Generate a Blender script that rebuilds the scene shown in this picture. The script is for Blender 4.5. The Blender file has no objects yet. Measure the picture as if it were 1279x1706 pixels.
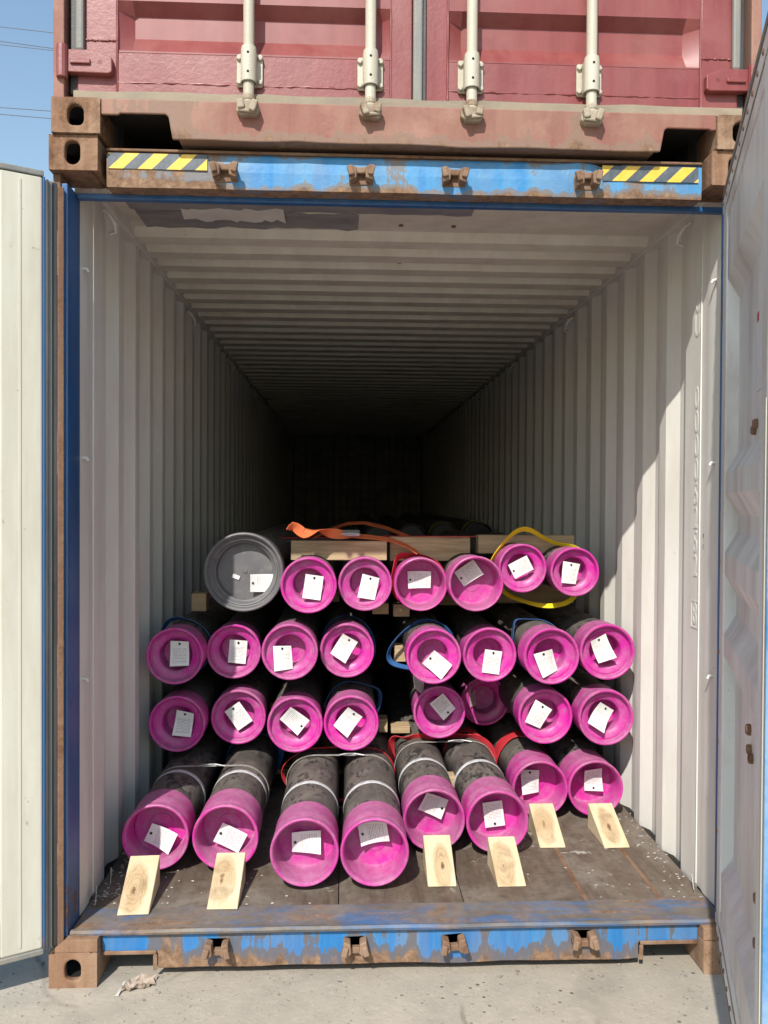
import bpy, math, random
from mathutils import Vector, Matrix
random.seed(7)
PI = math.pi
SC = bpy.context.scene
COL = SC.collection

# ---------------------------------------------------------------- camera
CAM_POS = Vector((-0.2157, -2.8608, 1.6688)); YAW, PITCH, ROLL = 0.0461878, -0.0133747, -0.0053786
fw = Vector((math.sin(YAW)*math.cos(PITCH), math.cos(YAW)*math.cos(PITCH), math.sin(PITCH)))
rt = Vector((math.cos(YAW), -math.sin(YAW), 0)); dn = fw.cross(rt)
r2 = rt*math.cos(ROLL) + dn*math.sin(ROLL); d2 = -rt*math.sin(ROLL) + dn*math.cos(ROLL)
cam = bpy.data.cameras.new('camera'); cam.sensor_fit = 'HORIZONTAL'; cam.sensor_width = 36
cam.lens = 36*1384.42/1279; cam.clip_start = .05; cam.clip_end = 2000
co_ = bpy.data.objects.new('camera', cam); COL.objects.link(co_)
mw = Matrix((r2, -d2, -fw)).transposed().to_4x4(); mw.translation = CAM_POS
co_.matrix_world = mw; SC.camera = co_

# ---------------------------------------------------------------- sky, sun, exposure
SUN = Vector((0.35, 1.0, -1.035)).normalized()
w = bpy.data.worlds.new('World'); SC.world = w; w.use_nodes = True
nt = w.node_tree; bg = nt.nodes['Background']; sky = nt.nodes.new('ShaderNodeTexSky')
sky.sky_type = 'NISHITA'; sky.sun_disc = False
sky.sun_elevation = math.asin(-SUN.z); sky.sun_rotation = math.atan2(-SUN.x, -SUN.y)
sky.air_density = 1.7; sky.dust_density = 1.0; sky.ozone_density = 3.0
nt.links.new(sky.outputs[0], bg.inputs[0]); bg.inputs[1].default_value = 0.15
sl = bpy.data.lights.new('sun', 'SUN'); sl.energy = 4.5; sl.angle = math.radians(.53); sl.color = (1, .955, .88)
so = bpy.data.objects.new('sun', sl); COL.objects.link(so); so.rotation_euler = SUN.to_track_quat('-Z', 'Y').to_euler(); so.location = (-3, -10, 12)
SC.view_settings.view_transform = 'Standard'; SC.view_settings.look = 'None'
SC.view_settings.exposure = 0.22; SC.view_settings.gamma = 1.0
SC.render.engine = 'CYCLES'
SC.cycles.max_bounces = 5; SC.cycles.diffuse_bounces = 2; SC.cycles.glossy_bounces = 2
SC.cycles.use_adaptive_sampling = True; SC.cycles.adaptive_threshold = .02
SC.cycles.caustics_reflective = False; SC.cycles.caustics_refractive = False
SC.cycles.use_denoising = True; SC.cycles.sample_clamp_indirect = 6

# ---------------------------------------------------------------- node helpers
def setv(inp, v):
    if isinstance(v, bpy.types.NodeSocket): inp.id_data.links.new(v, inp)
    elif isinstance(v, (tuple, list)):
        v = tuple(v)
        if len(v) == 3 and len(inp.default_value) == 4: v = v + (1,)
        inp.default_value = v
    else:
        try: inp.default_value = v
        except (TypeError, ValueError): inp.default_value = (v, v, v, 1)

class Mat:
    def __init__(s, name):
        s.m = bpy.data.materials.new(name); s.m.use_nodes = True
        s.nt = s.m.node_tree; s.b = s.nt.nodes['Principled BSDF']
        s.tc = s.nt.nodes.new('ShaderNodeTexCoord'); s.oc = s.tc.outputs['Object']
    def n(s, t): return s.nt.nodes.new(t)
    def vec(s, co, scale=(1, 1, 1), loc=(0, 0, 0)):
        x = s.n('ShaderNodeMapping'); setv(x.inputs[0], co); x.inputs['Scale'].default_value = scale; setv(x.inputs['Location'], loc); return x.outputs[0]
    def noise(s, scale=5, detail=6, rough=.6, dist=0, co=None, st=None, loc=(0, 0, 0)):
        x = s.n('ShaderNodeTexNoise'); c = co or s.oc
        if st or loc != (0, 0, 0): c = s.vec(c, st or (1, 1, 1), loc)
        setv(x.inputs['Vector'], c); x.inputs['Scale'].default_value = scale; x.inputs['Detail'].default_value = detail
        x.inputs['Roughness'].default_value = rough; x.inputs['Distortion'].default_value = dist; return x.outputs['Fac']
    def voro(s, scale=5, feature='F1', co=None, st=None):
        x = s.n('ShaderNodeTexVoronoi'); c = co or s.oc
        if st: c = s.vec(c, st)
        x.feature = feature; setv(x.inputs['Vector'], c); x.inputs['Scale'].default_value = scale; return x.outputs['Distance']
    def ramp(s, f, stops, ease=False):
        x = s.n('ShaderNodeValToRGB'); setv(x.inputs[0], f); e = x.color_ramp.elements
        if ease: x.color_ramp.interpolation = 'EASE'
        while len(e) < len(stops): e.new(.5)
        for k, (p, c) in enumerate(stops):
            e[k].position = p
            e[k].color = (c, c, c, 1) if isinstance(c, (int, float)) else tuple(c) + (1,)
        return x.outputs[0]
    def mix(s, f, a, b, blend='MIX'):
        x = s.n('ShaderNodeMix'); x.data_type = 'RGBA'; x.blend_type = blend
        setv(x.inputs[0], f); setv(x.inputs[6], a); setv(x.inputs[7], b); return x.outputs[2]
    def math(s, op, a, b=0.0, c=0.0, clamp=False):
        x = s.n('ShaderNodeMath'); x.operation = op; x.use_clamp = clamp
        setv(x.inputs[0], a); setv(x.inputs[1], b)
        if op in ('MULTIPLY_ADD', 'SMOOTH_MIN', 'COMPARE'): setv(x.inputs[2], c)
        return x.outputs[0]
    def xyz(s, co=None):
        x = s.n('ShaderNodeSeparateXYZ'); setv(x.inputs[0], co or s.oc); return x.outputs
    def bump(s, h, strength=.3, dist=.01, normal=None):
        x = s.n('ShaderNodeBump'); setv(x.inputs['Height'], h); x.inputs['Strength'].default_value = strength; x.inputs['Distance'].default_value = dist
        if normal: setv(x.inputs['Normal'], normal)
        return x.outputs[0]
    def mixco(s, k):   # object coords bent by noise, for crooked cracks
        x = s.n('ShaderNodeTexNoise'); setv(x.inputs['Vector'], s.oc); x.inputs['Scale'].default_value = 3
        y = s.n('ShaderNodeVectorMath'); y.operation = 'MULTIPLY_ADD'; setv(y.inputs[0], x.outputs['Color']); y.inputs[1].default_value = (k, k, k); setv(y.inputs[2], s.oc); return y.outputs[0]
    def rand(s): return s.n('ShaderNodeObjectInfo').outputs['Random']
    def randco(s, k=10):   # object coords shifted by a per-object random amount
        x = s.n('ShaderNodeVectorMath'); x.operation = 'ADD'; setv(x.inputs[0], s.oc)
        y = s.n('ShaderNodeCombineXYZ'); r = s.math('MULTIPLY', s.rand(), k)
        for i in range(3): setv(y.inputs[i], r)
        setv(x.inputs[1], y.outputs[0]); return x.outputs[0]
    def out(s, col, rough=.5, normal=None, metal=0, spec=None):
        setv(s.b.inputs['Base Color'], col); setv(s.b.inputs['Roughness'], rough); setv(s.b.inputs['Metallic'], metal)
        if spec is not None: s.b.inputs['Specular IOR Level'].default_value = spec
        if normal: setv(s.b.inputs['Normal'], normal)
        return s.m

RUST = [(.30, (.045, .022, .013)), (.47, (.13, .058, .026)), (.60, (.23, .115, .06)), (.75, (.31, .20, .125))]
DRYRUST = [(.30, (.10, .058, .036)), (.48, (.20, .118, .07)), (.62, (.29, .18, .11)), (.78, (.36, .25, .16))]
def painted(name, base, alt, thr=.62, scale=3.0, rough=.5, streak=.45, dirt=(.30, .25, .2), dirt_amt=.25, band=None, rust=RUST, fade=None, bumpk=.35, patch=.03, stdir=(9, 9, .7), chip=None, band2=None):
    """painted steel: paint with tonal drift, dirt film, rust breaking through; band=(axis, [(pos,val)..]) adds rust along an edge"""
    m = Mat(name); co = m.randco(7)
    a = m.noise(scale, 6, .66, .4, co); b = m.noise(1.6, 3, .6, 0, co, st=stdir)
    mk = m.math('ADD', m.math('MULTIPLY', a, 1-streak), m.math('MULTIPLY', b, streak))
    if band:
        ax, stops, lo, hi = band
        t = m.math('DIVIDE', m.math('SUBTRACT', m.xyz()[ax], lo), hi-lo, clamp=True)
        mk = m.math('ADD', mk, m.ramp(t, stops))
    if band2:
        ax, stops, lo, hi = band2
        mk = m.math('ADD', mk, m.ramp(m.math('DIVIDE', m.math('SUBTRACT', m.xyz()[ax], lo), hi-lo, clamp=True), stops))
    mask = m.ramp(mk, [(max(thr-patch, 0), 0), (min(thr+patch, 1), 1)])
    dn_ = m.noise(2.3, 5, .7, .2, co, st=(2.2, 2.2, .5))
    pc = m.mix(m.ramp(b, [(.40, 0), (.60, 1)]), base, alt)
    if fade: pc = m.mix(m.ramp(a, [(.46, 0), (.62, 1)]), pc, fade)
    dm = m.math('MULTIPLY', m.ramp(dn_, [(.42, 0), (.75, 1)]), dirt_amt)
    pc = m.mix(dm, pc, dirt)
    fine = m.noise(30, 5, .75, .2, co)
    pc = m.mix(m.ramp(fine, [(.67, 0), (.71, .5)]), pc, (.12, .06, .035))
    if chip:
        rim = m.ramp(m.math('ADD', mk, m.math('MULTIPLY', m.math('SUBTRACT', fine, .5), .10)), [(max(thr-patch-.045, 0), 0), (max(thr-patch-.03, .01), 1)])
        pc = m.mix(m.math('MULTIPLY', rim, .8), pc, chip)
        mask = m.ramp(m.math('ADD', mk, m.math('MULTIPLY', m.math('SUBTRACT', fine, .5), .14)), [(max(thr-patch*.5, 0), 0), (min(thr+patch*.5, 1), 1)])
    col = m.mix(mask, pc, m.ramp(fine, rust))
    if bumpk < .16: return m.out(col, m.mix(mask, rough, .88))
    h = m.noise(60, 2, .7, 0, co)
    if chip: h = m.math('SUBTRACT', h, m.math('MULTIPLY', mask, .5))
    return m.out(col, m.mix(mask, rough, .88), m.bump(h, bumpk*.6, .005))

M = {}
M['blue'] = painted('blue_paint', (.024, .19, .47), (.04, .24, .52), .60, 2.6, .42, .5, dirt_amt=.35, fade=(.20, .36, .55), rust=DRYRUST)
M['blue_header'] = painted('blue_header_paint', (.022, .20, .47), (.05, .265, .53), .645, 3.4, .5, .35, dirt_amt=.5, dirt=(.26, .27, .26), chip=(.19, .145, .105),
    band=(2, [(0, .20), (.12, .13), (.30, .01), (.8, 0), (1, .10)], 2.735, 2.87), rust=DRYRUST, patch=.035, fade=(.10, .30, .52), band2=(0, [(0, .16), (.13, .14), (.22, .02), (.5, 0), (1, .02)], -1.04, 1.04))
M['blue_sill'] = painted('blue_sill_paint', (.02, .165, .43), (.045, .225, .49), .615, 2.6, .5, .6, dirt_amt=.5, dirt=(.30, .24, .18),
    band=(2, [(0, .17), (.22, .10), (.50, 0), (.75, 0), (1, .14)], .028, .185), rust=DRYRUST, patch=.05, chip=(.135, .10, .072))
M['blue_shaded'] = painted('blue_shaded_paint', (.016, .085, .235), (.024, .115, .30), .64, 2.2, .4, .35, dirt_amt=.3,
    band=(2, [(0, .14), (.22, .03), (.5, 0), (1, 0)], 0, 2.8), dirt=(.16, .15, .15))  # container blue darkened to paint in the shade on post seats and header lip
M['threshold'] = painted('threshold_steel', (.12, .105, .09), (.035, .14, .32), .56, 4.0, .6, .5, dirt=(.24, .195, .15), dirt_amt=.9, fade=(.15, .135, .115), rust=DRYRUST, patch=.07, stdir=(2.2, 22, 8), bumpk=.5)
M['casting'] = painted('rusty_casting', (.275, .155, .092), (.22, .118, .066), .55, 4, .85, .3, dirt=(.42, .32, .22), dirt_amt=.6, rust=RUST, bumpk=.9, patch=.06)
M['rusty'] = painted('rusty_steel', (.17, .09, .055), (.24, .14, .085), .55, 5, .88, .3, dirt=(.3, .22, .15), dirt_amt=.5, rust=RUST, bumpk=.7, patch=.12)
M['keeper'] = painted('keeper_steel', (.27, .17, .11), (.20, .12, .075), .56, 9, .85, .2, dirt=(.36, .28, .2), dirt_amt=.5, rust=RUST, bumpk=.6, patch=.1)
M['red'] = painted('red_door_paint', (.205, .040, .037), (.24, .054, .049), .74, 3, .42, .5, dirt=(.29, .14, .115), dirt_amt=.4, fade=(.25, .074, .066), rust=RUST, bumpk=.15)
M['red_frame'] = painted('red_frame_paint', (.20, .040, .039), (.235, .053, .050), .74, 3, .38, .5, dirt=(.28, .135, .115), dirt_amt=.4, fade=(.245, .072, .067), bumpk=.22)
M['red_sill'] = painted('red_sill_paint', (.23, .088, .066), (.265, .108, .08), .69, 3.0, .7, .5, dirt=(.30, .19, .13), dirt_amt=.7, fade=(.33, .17, .125), chip=(.22, .14, .10), rust=DRYRUST, patch=.08,
    band=(2, [(0, .16), (.25, .03), (.5, 0), (1, 0)], 0, .13))
M['beige'] = painted('beige_rod_paint', (.52, .49, .39), (.46, .42, .33), .72, 6, .55, .3, dirt=(.40, .34, .26), dirt_amt=.5, rust=DRYRUST)
M['beige_worn'] = painted('worn_beige_cam', (.42, .37, .28), (.34, .28, .20), .56, 9, .7, .2, dirt=(.25, .18, .12), dirt_amt=.7, rust=DRYRUST, patch=.08, bumpk=.6)
M['cream'] = painted('cream_inner_paint', (.74, .72, .665), (.78, .76, .70), .755, 3, .55, .5, dirt=(.50, .44, .36), dirt_amt=.45, bumpk=.15, stdir=(7, 7, .35))
M['cream_door'] = painted('cream_door_paint', (.53, .515, .435), (.59, .575, .49), .80, 3, .5, .5, dirt=(.42, .36, .27), dirt_amt=.55, bumpk=.15, stdir=(7, 7, .35))
M['grey_door'] = painted('grey_door_paint', (.70, .71, .69), (.76, .76, .73), .79, 3, .5, .4, dirt=(.42, .35, .30), dirt_amt=.75, bumpk=.15, stdir=(3, 3, .8))
M['roof'] = painted('roof_inner_paint', (.80, .75, .63), (.83, .79, .68), .79, 3, .6, .3, dirt=(.40, .34, .26), dirt_amt=.4, bumpk=.15, stdir=(1.5, 8, 8))
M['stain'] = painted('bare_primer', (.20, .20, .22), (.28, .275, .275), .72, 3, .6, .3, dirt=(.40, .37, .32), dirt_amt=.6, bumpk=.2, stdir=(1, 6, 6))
M['rubber_brown'] = painted('weathered_gasket', (.24, .20, .15), (.31, .25, .18), .70, 3, .7, .5, dirt=(.36, .29, .2), dirt_amt=.7, rust=DRYRUST, patch=.1, stdir=(1.5, 9, 9))
M['rubber'] = painted('gasket_rubber', (.028, .028, .032), (.05, .05, .055), .9, 3, .55, .3, dirt=(.2, .18, .16), dirt_amt=.4)
M['rubber_grey'] = painted('dusty_gasket', (.16, .175, .175), (.22, .22, .2), .78, 3, .6, .5, dirt=(.33, .27, .2), dirt_amt=.7)

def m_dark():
    m = Mat('dark_shade'); c = m.ramp(m.noise(4, 5), [(.3, (.01, .009, .008)), (.7, (.03, .024, .02))]); return m.out(c, .9)
M['dark'] = m_dark()  # near-black colour standing in for shade in gaps, notches and under floors

def m_ground():
    m = Mat('concrete'); n1 = m.noise(.55, 4, .62, .3); n2 = m.noise(9, 6, .72); n3 = m.noise(45, 3, .7); n4 = m.noise(2.3, 4, .6, .5)
    c = m.ramp(n1, [(.3, (.33, .288, .228)), (.55, (.42, .372, .302)), (.75, (.465, .418, .34))])
    c = m.mix(m.ramp(n2, [(.4, 0), (.7, .5)]), c, (.27, .245, .215))
    c = m.mix(m.ramp(n3, [(.6, 0), (.75, .7)]), c, (.50, .475, .42))
    c = m.mix(m.ramp(n4, [(.55, 0), (.7, .45)]), c, (.235, .215, .185))
    crk = m.math('MULTIPLY', m.ramp(m.voro(.9, 'DISTANCE_TO_EDGE', co=m.mixco(.12)), [(0, 1), (.012, 0)]), m.ramp(n1, [(.5, 0), (.56, 1)]))
    c = m.mix(m.math('MULTIPLY', crk, .6), c, (.12, .105, .09))
    c = m.mix(m.ramp(m.noise(1.3, 3, .5, 1.2, loc=(3, 1, 0)), [(.60, 0), (.72, .55)]), c, (.20, .18, .155))
    v = m.voro(26); pit = m.math('MULTIPLY', m.ramp(v, [(.10, 1), (.2, 0)]), m.ramp(m.noise(5.5, 3), [(.52, 0), (.62, 1)]))
    c = m.mix(m.math('MULTIPLY', pit, .85), c, (.085, .075, .065))
    v2 = m.voro(90); p2 = m.math('MULTIPLY', m.ramp(v2, [(.12, 1), (.24, 0)]), m.ramp(m.noise(12, 4), [(.5, 0), (.6, 1)]))
    c = m.mix(m.math('MULTIPLY', p2, .6), c, (.14, .12, .10))
    h = m.math('ADD', m.math('MULTIPLY', n2, .6), m.math('ADD', m.math('MULTIPLY', n3, .4), m.math('MULTIPLY', pit, -1.2)))
    return m.out(c, .92, m.bump(h, .55, .01))
M['concrete'] = m_ground()

def m_floor():
    m = Mat('plywood_floor'); co = m.randco(3)
    g = m.noise(3, 4, .7, .4, co, st=(9, 1.2, 1)); n = m.noise(2.6, 6, .68, .5, co); f = m.noise(30, 4, .7, 0, co)
    c = m.ramp(g, [(.3, (.085, .062, .044)), (.5, (.115, .088, .064)), (.72, (.16, .125, .092))])
    c = m.mix(m.ramp(n, [(.42, 0), (.62, .85)]), c, (.215, .185, .15))
    c = m.mix(m.ramp(f, [(.5, 0), (.72, .6)]), c, (.06, .045, .034))
    c = m.mix(m.ramp(m.noise(5, 7, .7, .6, co, st=(1, .3, 1)), [(.58, 0), (.7, .5)]), c, (.17, .09, .055))
    sc = m.ramp(m.noise(4, 4, .6, .5, co, st=(30, 1.1, 1)), [(.68, 0), (.72, .6)])
    c = m.mix(sc, c, (.36, .31, .26))
    wp = m.math('MULTIPLY', m.ramp(m.noise(16, 6, .7, .3, co), [(.6, 0), (.63, 1)]), m.ramp(m.noise(1.7, 4, .6, 0, co), [(.5, 0), (.62, 1)]))
    c = m.mix(m.math('MULTIPLY', wp, .8), c, (.52, .50, .45))
    return m.out(c, m.ramp(n, [(.3, .55), (.7, .8)]), m.bump(m.math('ADD', g, m.math('MULTIPLY', f, .5)), .35, .004))
M['floor'] = m_floor()

def m_cap(name, base, alt, dusty):
    m = Mat(name); co = m.randco(9)
    n1 = m.noise(5, 7, .65, .3, co); n2 = m.noise(28, 7, .72, .2, co); n3 = m.noise(9, 6, .7, .5, co, st=(1, .25, 1))
    c = m.mix(m.ramp(n1, [(.35, 0), (.7, 1)]), base, alt)
    c = m.mix(m.math('MULTIPLY', m.rand(), .28), c, (.42, .016, .25))
    nz = m.n('ShaderNodeNewGeometry').outputs['Normal']; up = m.ramp(m.xyz(nz)[2], [(.15, 0), (.95, 1)])
    d = m.math('ADD', m.math('MULTIPLY', n1, .55), m.math('MULTIPLY', n2, .45))
    dm = m.math('MULTIPLY', m.ramp(m.math('ADD', d, m.math('MULTIPLY', up, .16)), [(.41, 0), (.64, 1)]), dusty)
    c = m.mix(dm, c, m.ramp(n2, [(.35, (.24, .13, .165)), (.65, (.42, .27, .33))]))
    c = m.mix(m.ramp(n3, [(.60, 0), (.66, .40)]), c, (.46, .20, .34))
    c = m.mix(m.ramp(m.noise(50, 4, .6, 0, co), [(.71, 0), (.75, .6)]), c, (.07, .03, .05))
    return m.out(c, m.math('ADD', m.math('MULTIPLY', dm, .4), .29))
M['pink'] = m_cap('magenta_plastic', (.60, .019, .325), (.54, .017, .31), .55)
M['pink_cup'] = m_cap('magenta_plastic_cup', (.61, .021, .32), (.55, .028, .31), .6)
M['greycap'] = m_cap('grey_plastic', (.115, .112, .118), (.16, .155, .16), .5)
# grey cap must not take the magenta tint: rebuild plainly
def m_greycap():
    m = Mat('grey_cap_plastic'); n1 = m.noise(5, 7, .65, .3); n2 = m.noise(25, 7, .7)
    c = m.ramp(n1, [(.3, (.10, .098, .105)), (.7, (.165, .16, .165))])
    c = m.mix(m.ramp(n2, [(.52, 0), (.75, .6)]), c, (.26, .24, .22)); return m.out(c, .5, m.bump(n2, .15, .003))
M['greycap'] = m_greycap()

def m_pipe():
    m = Mat('black_coated_pipe'); co = m.randco(9)
    nz = m.n('ShaderNodeNewGeometry').outputs['Normal']; up = m.ramp(m.xyz(nz)[2], [(.02, 0), (.55, 1)])
    n1 = m.noise(4, 6, .6, .3, co); n2 = m.noise(30, 5, .72, .3, co, st=(1, .5, 1)); n3 = m.noise(7, 5, .7, .5, co); n4 = m.noise(3, 3, .6, 0, co, st=(26, 1.2, 26))
    c = m.ramp(n1, [(.3, (.010, .010, .011)), (.7, (.022, .021, .021))])
    dm = m.math('MULTIPLY', up, m.ramp(n1, [(.25, .55), (.6, 1)]))
    dust = m.ramp(n3, [(.3, (.080, .069, .060)), (.7, (.195, .168, .143))])
    c = m.mix(dm, c, dust)
    blot = m.math('MULTIPLY', m.ramp(n2, [(.50, 0), (.56, 1)]), m.ramp(n3, [(.40, 0), (.55, 1)]))
    c = m.mix(m.math('MULTIPLY', blot, .9), c, (.016, .015, .015))
    c = m.mix(m.ramp(n4, [(.66, 0), (.70, .35)]), c, (.26, .235, .21))
    return m.out(c, m.math('ADD', m.math('MULTIPLY', dm, .4), .42), m.bump(n2, .12, .002))
M['pipe'] = m_pipe()

def m_white_band():
    m = Mat('white_paint_band'); n = m.noise(40, 6, .7)
    return m.out(m.ramp(n, [(.3, (.33, .33, .34)), (.55, (.62, .63, .64)), (.7, (.72, .73, .74))]), .6)
M['band'] = m_white_band()

def m_tag():
    m = Mat('printed_tag'); x, y, z = m.xyz()[0:3]
    # rows of print: fine lines broken into words, a heading block, margins left blank
    row = m.math('FRACT', m.math('MULTIPLY', z, 150)); line = m.math('LESS_THAN', row, .42)
    word = m.ramp(m.noise(1, 2, .5, 0, st=(230, 1, 150)), [(.44, 0), (.50, 1)])
    marg = m.math('MULTIPLY', m.math('LESS_THAN', m.math('ABSOLUTE', x), .032), m.math('MULTIPLY', m.math('LESS_THAN', z, .026), m.math('GREATER_THAN', z, -.045)))
    rule = m.math('MULTIPLY', m.math('LESS_THAN', m.math('FRACT', m.math('MULTIPLY', z, 75)), .09), marg)
    ink = m.math('MAXIMUM', m.math('MULTIPLY', m.math('MULTIPLY', line, word), marg), rule)
    base = m.ramp(m.noise(30, 5, .6, 0, m.randco(3)), [(.35, (.74, .73, .70)), (.7, (.82, .81, .79))])
    c = m.mix(m.math('MULTIPLY', ink, .55), base, (.08, .08, .11)); return m.out(c, .6)
M['tag'] = m_tag()

def simple(name, a, b, scale=20, rough=.6, metal=0, bumpk=.1, st=None):
    m = Mat(name); n = m.noise(scale, 6, .65, .2, m.randco(5), st=st)
    return m.out(m.ramp(n, [(.32, a), (.68, b)]), rough, m.bump(n, bumpk, .003), metal)
M['rivet'] = simple('black_rivet', (.008, .008, .008), (.02, .02, .02), 60, .5)
M['steel'] = simple('galvanised_steel', (.34, .34, .35), (.55, .55, .55), 30, .45, .6)
M['bandsteel'] = simple('dull_band', (.22, .205, .185), (.38, .355, .32), 40, .6)
M['mark'] = simple('pale_stencil', (.70, .69, .64), (.76, .75, .70), 30, .6)
M['purple'] = simple('purple_marker', (.20, .13, .30), (.26, .18, .36), 30, .7)
M['cable'] = simple('power_cable', (.10, .11, .13), (.14, .15, .17), 3, .8)
M['paper'] = simple('paper_label', (.66, .65, .66), (.74, .73, .73), 40, .6)
M['redprint'] = simple('red_print', (.45, .06, .08), (.5, .1, .1), 40, .6)
M['flake'] = simple('paint_flake', (.38, .355, .32), (.62, .60, .55), 8, .8)
M['grit'] = simple('grit', (.16, .14, .12), (.34, .30, .26), 8, .9)
M['scrap'] = simple('cardboard_scrap', (.30, .22, .17), (.46, .38, .31), 30, .9, 0, .4)
M['hole'] = simple('cavity', (.006, .005, .005), (.012, .010, .009), 10, .9)

def m_strap(name, a, b):
    m = Mat(name); n = m.noise(7, 5, .6); f = m.noise(160, 3, .6)
    c = m.ramp(n, [(.3, a), (.7, b)]); c = m.mix(m.ramp(m.noise(24, 6, .7), [(.55, 0), (.75, .45)]), c, (.16, .13, .11))
    return m.out(c, .75, m.bump(f, .4, .002))
M['s_blue'] = m_strap('blue_webbing', (.015, .065, .21), (.035, .14, .38))
M['s_orange'] = m_strap('orange_webbing', (.70, .13, .035), (.78, .19, .06))
M['s_red'] = m_strap('red_webbing', (.50, .018, .03), (.66, .035, .05))
M['s_yellow'] = m_strap('yellow_webbing', (.80, .58, .01), (.86, .68, .02))
M['s_olive'] = m_strap('yellow_green_webbing', (.36, .40, .03), (.46, .50, .06))
M['s_dark'] = m_strap('black_webbing', (.03, .03, .035), (.06, .06, .065))

def m_wedge():
    m = Mat('pine_wedge'); x, y, z = m.xyz()[0:3]; r = m.rand(); r3 = m.math('FRACT', m.math('MULTIPLY', r, 7.31))
    cx = m.math('MULTIPLY', m.math('SUBTRACT', r, .5), .045); cy = m.math('ADD', m.math('MULTIPLY', r3, .06), .075)
    wob = m.noise(14, 5, .6, .4, m.randco(4))
    dx = m.math('MULTIPLY', m.math('SUBTRACT', x, cx), m.math('ADD', m.math('MULTIPLY', r, 1.6), 1.7)); dy = m.math('SUBTRACT', y, cy)
    d = m.math('SQRT', m.math('ADD', m.math('MULTIPLY', dx, dx), m.math('MULTIPLY', dy, dy)))
    d = m.math('ADD', d, m.math('MULTIPLY', m.math('SUBTRACT', wob, .5), .085))
    rings = m.math('SINE', m.math('MULTIPLY', d, m.math('ADD', m.math('MULTIPLY', r3, 260), 250)))
    knot = m.ramp(d, [(0, 1), (.085, .9), (.098, .35), (.112, 0)])
    rc = m.ramp(rings, [(.2, (.44, .27, .12)), (.85, (.17, .085, .032))])
    base = m.ramp(m.noise(6, 6, .6, .3, m.randco(4), st=(5, 1, 1)), [(.3, (.58, .46, .28)), (.7, (.69, .585, .40))])
    amt = m.math('MULTIPLY', knot, m.ramp(wob, [(.3, .45), (.7, 1)]))
    c = m.mix(m.math('MULTIPLY', amt, .45), base, (.36, .22, .10))
    c = m.mix(m.math('MULTIPLY', m.math('MULTIPLY', amt, m.ramp(m.noise(5, 4, .6, 0, m.randco(8)), [(.35, .25), (.65, 1)])), .7), c, rc)
    c = m.mix(m.math('MULTIPLY', m.ramp(m.noise(9, 4, .6, .5, m.randco(6)), [(.5, 0), (.72, .6)]), knot), c, (.15, .08, .035))
    c = m.mix(m.ramp(d, [(0, 1), (.012, .8), (.02, 0)]), c, (.16, .08, .035))
    return m.out(c, .75, m.bump(m.math('ADD', rings, wob), .08, .002))
M['wedge'] = m_wedge()

def m_plank():
    m = Mat('pale_timber'); co = m.randco(6)
    g = m.noise(4, 7, .65, .6, co, st=(1, 12, 14)); s = m.noise(3, 6, .6, .3, co)
    c = m.ramp(g, [(.3, (.30, .20, .10)), (.5, (.44, .32, .18)), (.72, (.55, .42, .26))])
    c = m.mix(m.ramp(s, [(.5, 0), (.75, .6)]), c, (.36, .29, .22)); return m.out(c, .8, m.bump(g, .25, .003))
M['plank'] = m_plank()

def m_hazard(name, flip):
    m = Mat(name); x, y, z = m.xyz()[0:3]
    s = m.math('FRACT', m.math('ADD', m.math('MULTIPLY', m.math('SUBTRACT', x, m.math('MULTIPLY', z, 1.05)), 1/.098), .42 if not flip else .12))
    n = m.noise(30, 7, .72, .3)
    yel = m.ramp(n, [(.3, (.72, .42, .03)), (.6, (.80, .52, .07)), (.78, (.62, .50, .24))])
    blk = m.ramp(n, [(.3, (.045, .055, .07)), (.7, (.12, .14, .16))])
    c = m.mix(m.math('LESS_THAN', s, .5), blk, yel)
    c = m.mix(m.ramp(m.noise(9, 8, .75, .5), [(.66, 0), (.70, .9)]), c, (.20, .13, .08))
    return m.out(c, .45)
M['hazard_l'] = m_hazard('hazard_stripes', False); M['hazard_r'] = m_hazard('hazard_stripes_scuffed', True)

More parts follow.
